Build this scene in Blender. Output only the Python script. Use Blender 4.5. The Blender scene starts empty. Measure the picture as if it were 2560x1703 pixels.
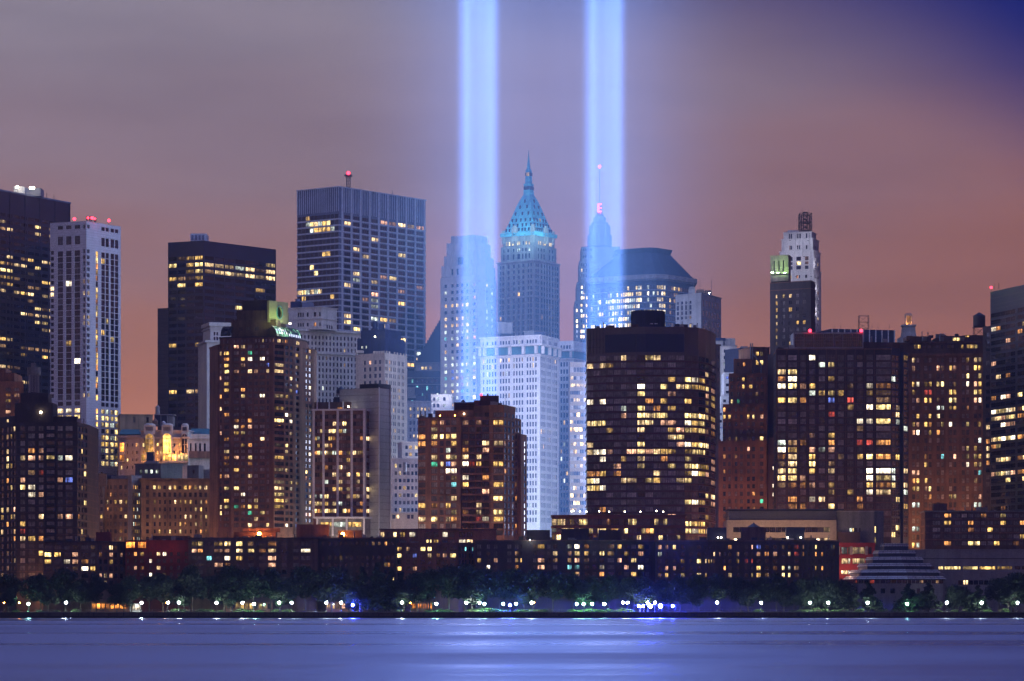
import bpy, math, random
from mathutils import Vector, Matrix

# ------------------------------------------------------------------ camera, sky, exposure
F, CX, HY, CH, GZ = 7930.0, 1280.0, 1515.0, 5.0, 2.5     # focal length in photo pixels, centre, horizon row, eye height, street level
scene = bpy.context.scene
col = scene.collection

cam_data = bpy.data.cameras.new('camera')
cam = bpy.data.objects.new('camera', cam_data)
col.objects.link(cam)
cam.location = (0, 0, CH)
cam.rotation_euler = (math.radians(90), 0, 0)
cam_data.sensor_width = 36
cam_data.lens = 36 * F / 2560
cam_data.shift_y = (HY - 851.5) / 2560
cam_data.clip_start = 1
cam_data.clip_end = 20000
scene.camera = cam

vs = scene.view_settings
vs.view_transform = 'Standard'
vs.look = 'None'
vs.exposure = 0.0
vs.gamma = 1.0
vs.use_curve_mapping = False
cy = scene.cycles
cy.use_denoising = True
cy.max_bounces = 4
cy.diffuse_bounces = 1
cy.glossy_bounces = 3
cy.transmission_bounces = 2
cy.volume_bounces = 0
cy.transparent_max_bounces = 12
cy.caustics_reflective = False
cy.caustics_refractive = False
cy.sample_clamp_indirect = 4.0
cy.use_adaptive_sampling = True
cy.adaptive_threshold = .04
cy.adaptive_min_samples = 16

W = bpy.data.worlds.new('World')
scene.world = W
W.use_nodes = True


class NT:
    """small helper to wire shader nodes"""
    def __init__(s, tree):
        s.t = tree; s.n = tree.nodes; s.l = tree.links

    def add(s, typ, **kw):
        nd = s.n.new(typ)
        for k, v in kw.items():
            setattr(nd, k, v)
        return nd

    def put(s, sock, v):
        if v is None:
            return
        if hasattr(v, 'is_linked'):
            s.l.new(v, sock)
        else:
            sock.default_value = v

    def math(s, op, a, b=None, c=None, clamp=False):
        nd = s.add('ShaderNodeMath', operation=op, use_clamp=clamp)
        for i, v in enumerate((a, b, c)):
            s.put(nd.inputs[i], v)
        return nd.outputs[0]

    def mapr(s, v, a, b, c, d, smooth=False):
        nd = s.add('ShaderNodeMapRange')
        nd.interpolation_type = 'SMOOTHSTEP' if smooth else 'LINEAR'
        for i, q in enumerate((v, a, b, c, d)):
            s.put(nd.inputs[i], q)
        return nd.outputs[0]

    def mix(s, fac, a, b, blend='MIX'):
        nd = s.add('ShaderNodeMix', data_type='RGBA', blend_type=blend)
        s.put(nd.inputs[0], fac); s.put(nd.inputs[6], a); s.put(nd.inputs[7], b)
        return nd.outputs[2]

    def ramp(s, fac, stops, interp='LINEAR'):
        nd = s.add('ShaderNodeValToRGB')
        cr = nd.color_ramp
        cr.interpolation = interp
        while len(cr.elements) < len(stops):
            cr.elements.new(0.5)
        for e, (p, c) in zip(cr.elements, stops):
            e.position = p
            e.color = tuple(c) + (1,) if len(c) == 3 else c
        s.put(nd.inputs[0], fac)
        return nd.outputs[0]

    def noise(s, vec, scale, detail=3, rough=.55, out=0):
        nd = s.add('ShaderNodeTexNoise')
        nd.inputs['Scale'].default_value = scale
        nd.inputs['Detail'].default_value = detail
        nd.inputs['Roughness'].default_value = rough
        s.put(nd.inputs['Vector'], vec)
        return nd.outputs[out]

    def mapping(s, vec, scale=(1, 1, 1), loc=(0, 0, 0)):
        nd = s.add('ShaderNodeMapping')
        nd.inputs['Scale'].default_value = scale
        nd.inputs['Location'].default_value = loc
        s.put(nd.inputs['Vector'], vec)
        return nd.outputs[0]


# night sky: low cloud lit by the city, torn open to the blue of the last dusk
def make_sky():
    k = NT(W.node_tree)
    k.n.clear()
    out = k.add('ShaderNodeOutputWorld')
    bg = k.add('ShaderNodeBackground')
    k.l.new(bg.outputs[0], out.inputs[0])
    tc = k.add('ShaderNodeTexCoord').outputs['Generated']
    sep = k.add('ShaderNodeSeparateXYZ')
    k.l.new(tc, sep.inputs[0])
    x, y, z = sep.outputs
    # clear dusk sky overhead
    sky = k.add('ShaderNodeTexSky', sky_type='NISHITA')
    sky.sun_disc = False
    sky.sun_elevation = math.radians(-4.0)
    sky.sun_rotation = math.radians(180)
    sky.air_density = 1.5
    sky.ozone_density = 6.0
    clear = k.mix(1.0, sky.outputs[0], (0.10, 0.10, 0.10, 1), 'MULTIPLY')
    clear = k.mix(1.0, clear, (0.008, 0.015, 0.165, 1), 'ADD')
    # cloud lit from the streets: warm low down, grey and bluish higher up
    wob = k.noise(k.mapping(tc, (2.2, 2.2, 9)), 1.4, 4, .5)
    zz = k.math('ADD', z, k.math('MULTIPLY', k.math('SUBTRACT', wob, .5), .085))
    zz = k.math('SUBTRACT', zz, k.math('MULTIPLY', k.math('MINIMUM', k.math('MAXIMUM', x, 0.0), .25), .22))
    cloud = k.ramp(k.math('MULTIPLY', k.math('MAXIMUM', zz, 0.0), 4.0), [
        (0.00, (.49, .182, .122)),
        (0.18, (.47, .188, .130)),
        (0.32, (.40, .182, .148)),
        (0.46, (.335, .190, .202)),
        (0.60, (.295, .215, .262)),
        (0.78, (.29, .252, .315)),
        (1.00, (.24, .24, .42))], 'EASE')
    streak = k.noise(k.mapping(tc, (3.0, 3.0, 16), (2.3, 0, 1)), 1.7, 5, .55)
    cloud = k.mix(1.0, cloud, k.ramp(streak, [(.28, (.84, .84, .86)), (.72, (1.14, 1.13, 1.12))]), 'MULTIPLY')
    cloud = k.mix(k.mapr(x, 0.0, .17, 0.0, 1.0), cloud, k.mix(1.0, cloud, (.78, .75, .84, 1), 'MULTIPLY'))
    # the lit cloud is a low dome; beyond its soft edge the sky is clear
    dx = k.math('SUBTRACT', x, .0084)
    dxr = k.math('MINIMUM', k.math('MAXIMUM', dx, 0.0), .17)
    dxl = k.math('MAXIMUM', k.math('MINIMUM', dx, 0.0), -.35)
    dz = k.math('ADD', k.math('MAXIMUM', z, 0.0), .114)
    r = k.math('SQRT', k.math('ADD', k.math('MULTIPLY', dxr, dxr), k.math('MULTIPLY', dz, dz)))
    r = k.math('ADD', r, k.math('MULTIPLY', dxl, .25))
    r = k.math('ADD', r, k.math('MULTIPLY', k.math('SUBTRACT', wob, .5), .02))
    gap = k.mapr(r, .278, .334, 0.0, 1.0, True)
    # higher up, out of view, broken cloud sheets are added to brighten city and water
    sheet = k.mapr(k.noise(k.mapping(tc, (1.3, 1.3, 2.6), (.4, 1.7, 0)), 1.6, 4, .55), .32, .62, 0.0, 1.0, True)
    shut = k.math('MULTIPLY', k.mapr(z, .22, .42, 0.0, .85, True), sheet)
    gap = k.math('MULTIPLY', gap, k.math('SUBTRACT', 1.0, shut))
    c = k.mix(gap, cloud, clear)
    below = k.mapr(z, -.03, 0.0, 0.0, 1.0, True)
    c = k.mix(below, (.05, .035, .04, 1), c)
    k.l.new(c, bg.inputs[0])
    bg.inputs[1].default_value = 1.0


make_sky()


# ------------------------------------------------------------------ helpers
def X(px, d):
    return (px - CX) / F * d


def Z(py, d):
    return CH + (HY - py) / F * d


def P(px, d):
    return Vector((X(px, d), d))


MATS = {}


def newmat(name):
    m = bpy.data.materials.new(name)
    m.use_nodes = True
    m.node_tree.nodes.clear()
    MATS[name] = m
    k = NT(m.node_tree)
    out = k.add('ShaderNodeOutputMaterial')
    return m, k, out


def principled(k, out, base, rough=.8, metal=0.0, spec=.5, emit=None, es=None, normal=None):
    b = k.add('ShaderNodeBsdfPrincipled')
    k.put(b.inputs['Base Color'], base)
    k.put(b.inputs['Roughness'], rough)
    k.put(b.inputs['Metallic'], metal)
    k.put(b.inputs['Specular IOR Level'], spec)
    if emit is not None:
        k.put(b.inputs['Emission Color'], emit)
        k.put(b.inputs['Emission Strength'], es)
    if normal is not None:
        k.l.new(normal, b.inputs['Normal'])
    k.l.new(b.outputs[0], out.inputs[0])
    return b


def wall_mat(name, c, var=.30, rough=.85, streak=.25, spec=.3, course=0.0):
    m, k, out = newmat(name)
    pos = k.add('ShaderNodeNewGeometry').outputs['Position']
    n1 = k.noise(pos, .11, 4, .6)
    n2 = k.noise(k.mapping(pos, (.55, .55, .035)), 1.0, 3, .6)
    n3 = k.noise(pos, 1.3, 2, .6)
    f = k.math('ADD', k.mapr(n1, .3, .7, 1 - var, 1 + var), k.mapr(n2, .3, .7, -streak, streak))
    f = k.math('ADD', f, k.mapr(n3, .3, .7, -.12, .12))
    if course:
        # thin joints between courses of cladding
        sp = k.add('ShaderNodeSeparateXYZ'); k.l.new(pos, sp.inputs[0])
        fr = k.math('FRACT', k.math('DIVIDE', sp.outputs[2], course))
        f = k.math('MULTIPLY', f, k.mapr(k.math('LESS_THAN', fr, .12), 0, 1, 1, .72))
    cb = k.add('ShaderNodeCombineColor')
    for i in range(3):
        k.put(cb.inputs[i], k.math('MULTIPLY', f, c[i]))
    principled(k, out, cb.outputs[0], rough, 0, spec)
    return m


def plain_mat(name, c, rough=.5, metal=0.0, spec=.5):
    m, k, out = newmat(name)
    pos = k.add('ShaderNodeNewGeometry').outputs['Position']
    n = k.noise(pos, .6, 3, .6)
    cc = k.mix(n, tuple(v * .75 for v in c) + (1,), tuple(v * 1.25 for v in c) + (1,))
    principled(k, out, cc, rough, metal, spec)
    return m


def lamp_mat(name, c, s, sample='AUTO'):
    m, k, out = newmat(name)
    e = k.add('ShaderNodeEmission')
    e.inputs[0].default_value = tuple(c) + (1,)
    e.inputs[1].default_value = s
    k.l.new(e.outputs[0], out.inputs[0])
    m.cycles.emission_sampling = sample
    return m


def lit_mat(name, c, s, contrast=1.0):
    """a lit room behind glass: uneven, with darker furniture, curtains and bright fittings"""
    m, k, out = newmat(name)
    pos = k.add('ShaderNodeNewGeometry').outputs['Position']
    oi = k.add('ShaderNodeObjectInfo').outputs['Random']
    obc = k.add('ShaderNodeTexCoord').outputs['Object']
    shift = k.add('ShaderNodeVectorMath', operation='ADD')
    k.l.new(obc, shift.inputs[0])
    cb = k.add('ShaderNodeCombineXYZ')
    for i, q in enumerate((61.0, 17.0, 33.0)):
        k.put(cb.inputs[i], k.math('MULTIPLY', oi, q))
    k.l.new(cb.outputs[0], shift.inputs[1])
    loc = shift.outputs[0]
    n1 = k.noise(k.mapping(loc, (1.0, 1.0, .95)), 1.0, 3, .65)
    f = k.mapr(n1, .30, .70, 1 - .8 * contrast, 1 + .85 * contrast)
    # drawn curtains and blinds hide part of the room
    n2 = k.noise(k.mapping(loc, (.75, .75, .05)), 1.0, 1, .4)
    f = k.math('MULTIPLY', f, k.mapr(n2, .40, .54, 1 - .72 * contrast, 1.15, True))
    # furniture darkens the lower part of a single window
    sp = k.add('ShaderNodeSeparateXYZ')
    k.l.new(obc, sp.inputs[0])
    f = k.math('MULTIPLY', f, k.mapr(sp.outputs[2], -.9, .1, .55, 1.0, True))
    f = k.math('MULTIPLY', f, k.math('ADD', .28, k.math('MULTIPLY', 2.0, k.math('POWER', oi, 1.7))))
    n4 = k.noise(k.mapping(pos, (.31, .31, .36)), 1.0, 1, .5)
    f = k.math('MULTIPLY', f, k.mapr(n4, .36, .64, .6, 1.5))
    tint = k.mix(n1, tuple(min(1, v * q) for v, q in zip(c, (1, .82, .62))) + (1,), tuple(min(1, v * q) for v, q in zip(c, (1, 1.12, 1.35))) + (1,))
    principled(k, out, (.02, .02, .02, 1), .08, 0, .5, tint, k.math('MULTIPLY', k.math('MAXIMUM', f, .06), s))
    m.cycles.emission_sampling = 'NONE'
    return m


def glass_mat(name, c, rough=.08, spec=.6, metal=0.0, var=.5):
    m, k, out = newmat(name)
    pos = k.add('ShaderNodeNewGeometry').outputs['Position']
    n = k.noise(k.mapping(pos, (.7, .7, .5)), 1.0, 2, .6)
    oi = k.add('ShaderNodeObjectInfo').outputs['Random']
    f = k.math('MULTIPLY', k.mapr(n, .3, .7, 1 - var, 1 + var), k.mapr(oi, 0, 1, .6, 1.4))
    cb = k.add('ShaderNodeCombineColor')
    for i in range(3):
        k.put(cb.inputs[i], k.math('MULTIPLY', f, c[i]))
    principled(k, out, cb.outputs[0], rough, metal, spec)
    return m


# lit rooms
lit_mat('w', (1.0, .70, .33), 1.2)      # warm white
lit_mat('W', (1.0, .86, .60), 2.3, .8)   # bright white
lit_mat('y', (1.0, .61, .16), 1.0)      # yellow
lit_mat('Y', (1.0, .73, .27), 1.6, 1.0)
lit_mat('o', (1.0, .42, .11), .85)       # orange
lit_mat('p', (1.0, .52, .30), .9)        # pinkish
lit_mat('c', (.80, .95, .80), 1.0)      # cool tube light
lit_mat('g', (.10, .75, .42), .8)       # green
lit_mat('t', (.22, .70, .72), .8)       # teal
lit_mat('b', (.16, .24, 1.0), .9)       # blue
lit_mat('r', (1.0, .13, .08), .75)      # red
lit_mat('d', (1.0, .58, .26), .28)      # dim
lit_mat('O', (1.0, .33, .05), 2.4, .8)  # sodium orange
lit_mat('G', (1.0, .52, .10), 2.4, .8)  # gold
# unlit glass
glass_mat('k', (.012, .013, .018))
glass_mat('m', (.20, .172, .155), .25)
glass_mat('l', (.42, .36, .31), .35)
glass_mat('n', (.018, .022, .045), .06, .9)
glass_mat('v', (.085, .076, .080), .1, .7)

plain_mat('frame_dark', (.022, .020, .022), .5)
plain_mat('frame_white', (.62, .60, .60), .5)
plain_mat('frame_grey', (.16, .15, .15), .5)
plain_mat('frame_brown', (.06, .04, .032), .6)
plain_mat('steel', (.30, .31, .33), .4, .6)
plain_mat('dark_steel', (.05, .05, .055), .5, .4)
plain_mat('roof', (.06, .055, .055), .9)
plain_mat('louver_navy', (.020, .024, .050), .5)
lamp_mat('red_lamp', (1, .03, .06), 9, 'NONE')
lamp_mat('white_lamp', (.84, 1, .90), 420)
lamp_mat('flood_lamp', (1, .88, .62), 25)
lamp_mat('orange_lamp', (1, .28, .04), 260)
lamp_mat('blue_lamp', (.03, .05, 1), 5000)
lamp_mat('cyan_lamp', (.40, 1, .72), 420)


class MB:
    """collects faces, builds one mesh object"""
    def __init__(s):
        s.v = []; s.f = []; s.m = []

    def face(s, pts, mi=0):
        i = len(s.v)
        s.v.extend(tuple(p) for p in pts)
        s.f.append(tuple(range(i, i + len(pts))))
        s.m.append(mi)

    def hexa(s, a, b, mi=0):
        """a, b: 4 bottom points, 4 top points"""
        i = len(s.v)
        s.v.extend(tuple(p) for p in a)
        s.v.extend(tuple(p) for p in b)
        n = len(a)
        for j in range(n):
            q = (j + 1) % n
            s.f.append((i + j, i + q, i + n + q, i + n + j)); s.m.append(mi)
        s.f.append(tuple(i + j for j in range(n - 1, -1, -1))); s.m.append(mi)
        s.f.append(tuple(i + n + j for j in range(n))); s.m.append(mi)

    def box(s, x0, x1, y0, y1, z0, z1, mi=0):
        s.hexa([(x0, y0, z0), (x1, y0, z0), (x1, y1, z0), (x0, y1, z0)],
               [(x0, y0, z1), (x1, y0, z1), (x1, y1, z1), (x0, y1, z1)], mi)

    def prism(s, poly, z0, z1, mi=0, poly2=None):
        s.hexa([(p[0], p[1], z0) for p in poly], [(p[0], p[1], z1) for p in (poly2 or poly)], mi)

    def bar(s, a, b, r, mi=0, n=4):
        a, b = Vector(a), Vector(b)
        t = (b - a).normalized()
        u = t.cross(Vector((0, 0, 1)) if abs(t.z) < .9 else Vector((1, 0, 0))).normalized()
        w = t.cross(u)
        ring = [u * math.cos(2 * math.pi * (j + .5) / n) + w * math.sin(2 * math.pi * (j + .5) / n) for j in range(n)]
        s.hexa([a + q * r for q in ring], [b + q * r for q in ring], mi)

    def lathe(s, c, prof, n=16, mi=0):
        """prof: (radius, z) pairs around the vertical through c"""
        for (r0, z0), (r1, z1) in zip(prof, prof[1:]):
            for j in range(n):
                a0, a1 = 2 * math.pi * j / n, 2 * math.pi * (j + 1) / n
                s.face([(c[0] + r0 * math.cos(a0), c[1] + r0 * math.sin(a0), z0), (c[0] + r0 * math.cos(a1), c[1] + r0 * math.sin(a1), z0),
                        (c[0] + r1 * math.cos(a1), c[1] + r1 * math.sin(a1), z1), (c[0] + r1 * math.cos(a0), c[1] + r1 * math.sin(a0), z1)], mi)
        for r0, z0, rev in ((prof[0][0], prof[0][1], True), (prof[-1][0], prof[-1][1], False)):
            if r0 > .01:
                ring = [(c[0] + r0 * math.cos(2 * math.pi * j / n), c[1] + r0 * math.sin(2 * math.pi * j / n), z0) for j in range(n)]
                s.face(ring[::-1] if rev else ring, mi)

    def sphere(s, c, r, n=10, mi=0, sz=1.0):
        s.lathe(c, [(max(.001, r * math.sin(math.pi * j / 6)), c[2] - r * sz * math.cos(math.pi * j / 6)) for j in range(7)], n, mi)

    def build(s, name, mats, parent=None, base=None, smooth=False):
        me = bpy.data.meshes.new(name)
        if base is not None:
            bx, by, bz = base
            s.v = [(a - bx, b - by, c - bz) for a, b, c in s.v]
        me.from_pydata(s.v, [], s.f)
        for m in (mats if isinstance(mats, (list, tuple)) else [mats]):
            me.materials.append(MATS[m] if isinstance(m, str) else m)
        me.polygons.foreach_set('material_index', s.m)
        if smooth:
            me.polygons.foreach_set('use_smooth', [True] * len(s.f))
        me.update()
        o = bpy.data.objects.new(name, me)
        col.objects.link(o)
        if parent is not None:
            o.parent = parent
        return o


def tag(o, label=None, cat=None, group=None, kind=None):
    if label: o['label'] = label
    if cat: o['category'] = cat
    if group: o['group'] = group
    if kind: o['kind'] = kind
    return o


def empty(name, loc):
    o = bpy.data.objects.new(name, None)
    o.empty_display_size = 2
    col.objects.link(o)
    o.location = loc
    return o


def copy_tree(o, parent=None):
    c = o.copy()
    col.objects.link(c)
    c.parent = parent
    for ch in o.children:
        copy_tree(ch, c)
    return c


def zx(o, v, s=3.137):
    return o + v / s


def pc(o, pairs, s=3.137):
    """zoomed pixel pairs -> photo pixel pairs"""
    return [(o + a / s, o + b / s) for a, b in pairs]


def cw(o, centers, w, s=3.137):
    return [(o + (c - w / 2) / s, o + (c + w / 2) / s) for c in centers]


def ev(a, b, n, fill):
    """n even columns between photo columns a and b"""
    p = (b - a) / n
    return [(a + p * (i + .5 - fill / 2), a + p * (i + .5 + fill / 2)) for i in range(n)]


def rw(y0, pitch, n, h):
    return [(y0 + i * pitch, y0 + i * pitch + h) for i in range(n)]


def g(cols, rows, **o):
    """strips of windows: columns in photo pixels, rows in photo pixels at the reference depth"""
    return [dict(a=a, b=b, rows=rows, ci=i, nc=len(cols), o=o) for i, (a, b) in enumerate(cols)]


def offset(poly, dist):
    """convex or mildly concave polygon grown outward"""
    n = len(poly)
    cen = sum((Vector(p) for p in poly), Vector((0, 0))) / n
    out = []
    for i in range(n):
        a, b, c = Vector(poly[i - 1]), Vector(poly[i]), Vector(poly[(i + 1) % n])
        e1, e2 = (b - a).normalized(), (c - b).normalized()
        n1, n2 = Vector((e1.y, -e1.x)), Vector((e2.y, -e2.x))
        if n1.dot((a + b) / 2 - cen) < 0: n1 = -n1
        if n2.dot((b + c) / 2 - cen) < 0: n2 = -n2
        m = n1 + n2
        if m.length < .2: m = n1.copy()
        m.normalize()
        k = min(2.0, 1 / max(.35, m.dot(n1)))
        out.append(b + m * dist * k)
    return out


WIN_MESH = {}


def window_mesh(w, h, nx, nz, fr):
    key = (round(w, 1), round(h, 1), nx, nz, fr)
    if key in WIN_MESH:
        return WIN_MESH[key]
    w, h = key[0], key[1]
    mb = MB()
    x, z = w / 2, h / 2
    mb.face([(-x, 0, -z), (x, 0, -z), (x, 0, z), (-x, 0, z)], 1)
    t, pr = .09, .07

    def strip(x0, x1, z0, z1, p):
        mb.face([(x0, -p, z0), (x1, -p, z0), (x1, -p, z1), (x0, -p, z1)], 0)
        mb.face([(x0, 0, z0), (x0, -p, z0), (x0, -p, z1), (x0, 0, z1)], 0)
        mb.face([(x1, -p, z0), (x1, 0, z0), (x1, 0, z1), (x1, -p, z1)], 0)
        mb.face([(x0, 0, z1), (x0, -p, z1), (x1, -p, z1), (x1, 0, z1)], 0)
        mb.face([(x0, 0, z0), (x1, 0, z0), (x1, -p, z0), (x0, -p, z0)], 0)
    strip(-x, -x + t, -z, z, pr); strip(x - t, x, -z, z, pr)
    strip(-x + t, x - t, z - t, z, pr); strip(-x + t, x - t, -z, -z + t, pr)
    for i in range(1, nx):
        c = -x + w * i / nx
        strip(c - .05, c + .05, -z + t, z - t, pr - .01)
    for i in range(1, nz):
        c = -z + h * i / nz
        strip(-x + t, x - t, c - .045, c + .045, pr - .02)
    me = bpy.data.meshes.new('window')
    me.from_pydata(mb.v, [], mb.f)
    me.materials.append(MATS[fr])
    me.materials.append(MATS['k'])
    me.polygons.foreach_set('material_index', mb.m)
    me.update()
    WIN_MESH[key] = me
    return me


PANE = ['k', 'm', 'l', 'n', 'v', 'w', 'W', 'y', 'Y', 'o', 'p', 'c', 'g', 't', 'b', 'r', 'd', 'O', 'G']
NWIN = [0]


class Bld:
    """one building: an empty at its foot, its walls, windows and other parts as children"""
    def __init__(s, name, label, px, d, cat='building', group=None, z=GZ, cap=300):
        s.base = (X(px, d), d, z)
        s.root = empty(name, s.base)
        tag(s.root, label, cat, group)
        s.rng = random.Random(label)
        s.wins = []
        s.cap = cap
        s.z0 = z
        s.d = d

    def part(s, mb, name, mats, kind=None, smooth=False, label=None):
        o = mb.build(name, mats, s.root, s.base, smooth)
        if kind: o['kind'] = kind
        if label: o['label'] = label
        return o

    # -- choose what shows in a window
    def pick(s, st, ri, state):
        o = st['o']
        rng = s.rng
        lit = o.get('lit', .15)
        dk = o.get('dk', 'kkkmm')
        pal = o.get('pal', 'wwwyyopd')
        if callable(lit):
            lit = lit(st['ci'], ri)
        if isinstance(lit, (list, tuple)):
            ch = lit[ri][st['ci']] if ri < len(lit) and st['ci'] < len(lit[ri]) else '.'
            if ch == '?':
                lit = .25
            elif ch == '*':
                return rng.choice(pal)
            elif ch != '.':
                return ch
            else:
                lit = 0.0
        if o.get('clump'):
            key = ('row', id(o), ri)
            if key not in state:
                state[key] = rng.choice([.15, .3, .8, 1, 1, 2.6])
                state[('pal', id(o), ri)] = rng.choice(pal)
            p = lit * state[key]
            if state.get(('last', id(o), ri)):
                p = max(p, .60)
            on = rng.random() < p
            state[('last', id(o), ri)] = on
            if on:
                return state[('pal', id(o), ri)] if rng.random() < .7 else rng.choice(pal)
            return rng.choice(dk)
        if rng.random() < lit:
            return rng.choice(pal)
        return rng.choice(dk)

    def facade(s, mb, p0, p1, zt, zb, dref, strips, state):
        e = (p1 - p0)
        L = e.length
        e = e / L
        n = Vector((e.y, -e.x))

        def u_of(px):
            k = (px - CX) / F
            return (k * p0.y - p0.x) / (e.x - k * e.y)
        sl = []
        for st in strips:
            u0, u1 = max(0.02, u_of(st['a'])), min(L - .02, u_of(st['b']))
            if u1 - u0 > .15:
                sl.append((u0, u1, st))
        sl.sort(key=lambda q: q[0])

        def q(ua, ub, za, zb_, out=0.0):
            a, b = p0 + e * ua + n * out, p0 + e * ub + n * out
            return [(a.x, a.y, za), (b.x, b.y, za), (b.x, b.y, zb_), (a.x, a.y, zb_)]
        u = 0.0
        for u0, u1, st in sl:
            if u0 < u - 1e-4:
                continue
            if u0 > u + 1e-4:
                mb.face(q(u, u0, zb, zt))
            rec = st['o'].get('rec', .28)
            z = zt
            for ri, (yt, yb) in enumerate(st['rows']):
                a, b = Z(yt, dref), Z(yb, dref)
                if a > z - .02 or b < zb + .05:
                    continue
                mb.face(q(u0, u1, a, z))
                z = b
                # reveals
                f0, f1 = p0 + e * u0, p0 + e * u1
                r0, r1 = f0 - n * rec, f1 - n * rec
                mb.face([(f0.x, f0.y, b), (f0.x, f0.y, a), (r0.x, r0.y, a), (r0.x, r0.y, b)])
                mb.face([(f1.x, f1.y, a), (f1.x, f1.y, b), (r1.x, r1.y, b), (r1.x, r1.y, a)])
                mb.face([(f0.x, f0.y, a), (f1.x, f1.y, a), (r1.x, r1.y, a), (r0.x, r0.y, a)])
                mb.face([(f0.x, f0.y, b), (r0.x, r0.y, b), (r1.x, r1.y, b), (f1.x, f1.y, b)])
                key = s.pick(st, ri, state)
                c = (r0 + r1) / 2
                s.wins.append((u1 - u0, a - b, Vector((c.x, c.y, (a + b) / 2)), e, n, key, st['o']))
            mb.face(q(u0, u1, zb, z))
            u = u1
        if u < L - 1e-4:
            mb.face(q(u, L, zb, zt))

    def vol(s, pts, ytop, mat, fac=None, ybot=None, dref=None, depth=30, name='wall', roof='roof', back=None, parapet=0.0, zt=None):
        """block on a footprint: visible corners left to right as (photo column, distance)"""
        w = [P(px, d) for px, d in pts]
        dref = dref or min(d for _, d in pts)
        zt = Z(ytop, dref) if zt is None else zt
        zb = s.z0 if ybot is None else Z(ybot, dref)
        if back:
            bk = [P(px, d) for px, d in back]
        elif len(w) == 2:
            e = (w[1] - w[0]).normalized()
            nn = Vector((-e.y, e.x))
            bk = [w[1] + nn * depth, w[0] + nn * depth]
        elif len(w) == 3:
            bk = [w[0] + w[2] - w[1]]
        else:
            bk = [w[-1] + Vector((0, depth)), w[0] + Vector((0, depth))]
        poly = w + bk
        mb = MB()
        state = {}
        for i in range(len(poly)):
            p0, p1 = poly[i], poly[(i + 1) % len(poly)]
            st = (fac or {}).get(i) if i < len(w) - 1 else None
            if st:
                s.facade(mb, p0, p1, zt, zb, dref, st, state)
            else:
                mb.face([(p0.x, p0.y, zb), (p1.x, p1.y, zb), (p1.x, p1.y, zt), (p0.x, p0.y, zt)])
        mb.face([(p.x, p.y, zt) for p in poly], 1)
        if ybot is not None:
            mb.face([(p.x, p.y, zb) for p in reversed(poly)], 1)
        s.poly, s.dref, s.nvis = poly, dref, len(w)
        o = s.part(mb, name, [mat, roof])
        if parapet:
            s.band_z(zt + .01, zt + parapet, .25, mat, 'parapet')
        return o

    def band_z(s, z0, z1, proj, mat, name='cornice'):
        mb = MB()
        mb.prism(offset(s.poly, proj), z0, z1)
        return s.part(mb, name, [mat])

    def band(s, y0, y1, proj, mat, name='cornice'):
        return s.band_z(Z(y1, s.dref), Z(y0, s.dref), proj, mat, name)

    def piers(s, edge, pxs, w, proj, y0, y1, mat, name='pier'):
        p0, p1 = s.poly[edge], s.poly[edge + 1]
        e = (p1 - p0).normalized()
        n = Vector((e.y, -e.x))
        z0, z1 = (s.z0 if y1 is None else Z(y1, s.dref)), Z(y0, s.dref)
        me = None
        ang = math.atan2(e.y, e.x)
        for px in pxs:
            k = (px - CX) / F
            u = (k * p0.y - p0.x) / (e.x - k * e.y)
            c = p0 + e * u
            if me is None:
                mb = MB()
                mb.box(-w / 2, w / 2, -proj, .05, 0, z1 - z0)
                o = mb.build(name, [mat], s.root)
                me = o.data
            else:
                o = bpy.data.objects.new(name, me)
                col.objects.link(o)
                o.parent = s.root
            o.location = (c.x - s.base[0], c.y - s.base[1], z0 - s.base[2])
            o.rotation_euler = (0, 0, ang)

    def box(s, px0, px1, ytop, ybot, d, depth, mat, name, slant=0.0, kind=None):
        mb = MB()
        a, b = P(px0, d), P(px1, d + slant)
        e = (b - a).normalized()
        nn = Vector((-e.y, e.x))
        mb.prism([a, b, b + nn * depth, a + nn * depth], Z(ybot, d), Z(ytop, d))
        return s.part(mb, name, [mat], kind)

    def cyl(s, px, rpx, ytop, ybot, d, mat, name, n=20, prof=None):
        mb = MB()
        c = P(px, d)
        r = rpx * d / F
        z0, z1 = Z(ybot, d), Z(ytop, d)
        if prof:
            mb.lathe(c, [(r * a, z0 + (z1 - z0) * b) for a, b in prof], n)
        else:
            mb.lathe(c, [(r, z0), (r, z1)], n)
        return s.part(mb, name, [mat], smooth=False)

    def mast(s, px, ytop, ybot, d, wpx=0.0, name='antenna_mast', mat='dark_steel', r=.12):
        """lattice mast when wpx is given, else a whip"""
        mb = MB()
        z0, z1 = Z(ybot, d), Z(ytop, d)
        c = P(px, d)
        if wpx:
            h = wpx * d / F / 2
            cs = [(c.x - h, c.y - h), (c.x + h, c.y - h), (c.x + h, c.y + h), (c.x - h, c.y + h)]
            nz = max(2, int((z1 - z0) / (h * 1.6)))
            for q in cs:
                mb.bar((q[0], q[1], z0), (q[0], q[1], z1), r)
            for i in range(nz + 1):
                za = z0 + (z1 - z0) * i / nz
                for j in range(4):
                    a, b = cs[j], cs[(j + 1) % 4]
                    mb.bar((a[0], a[1], za), (b[0], b[1], za), r * .7)
                    if i < nz:
                        zc = z0 + (z1 - z0) * (i + 1) / nz
                        mb.bar((a[0], a[1], za), (b[0], b[1], zc), r * .6)
        else:
            mb.bar((c.x, c.y, z0), (c.x, c.y, z1), r)
        return s.part(mb, name, [mat])

    def lamp(s, px, y, d, mat='red_lamp', r=.55, name='warning_light'):
        mb = MB()
        c = P(px, d)
        mb.sphere((c.x, c.y, Z(y, d)), r)
        mb.bar((c.x, c.y, Z(y, d) - r * 3), (c.x, c.y, Z(y, d) - r * .8), .1, 1)
        return s.part(mb, name, [mat, 'dark_steel'])

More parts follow.
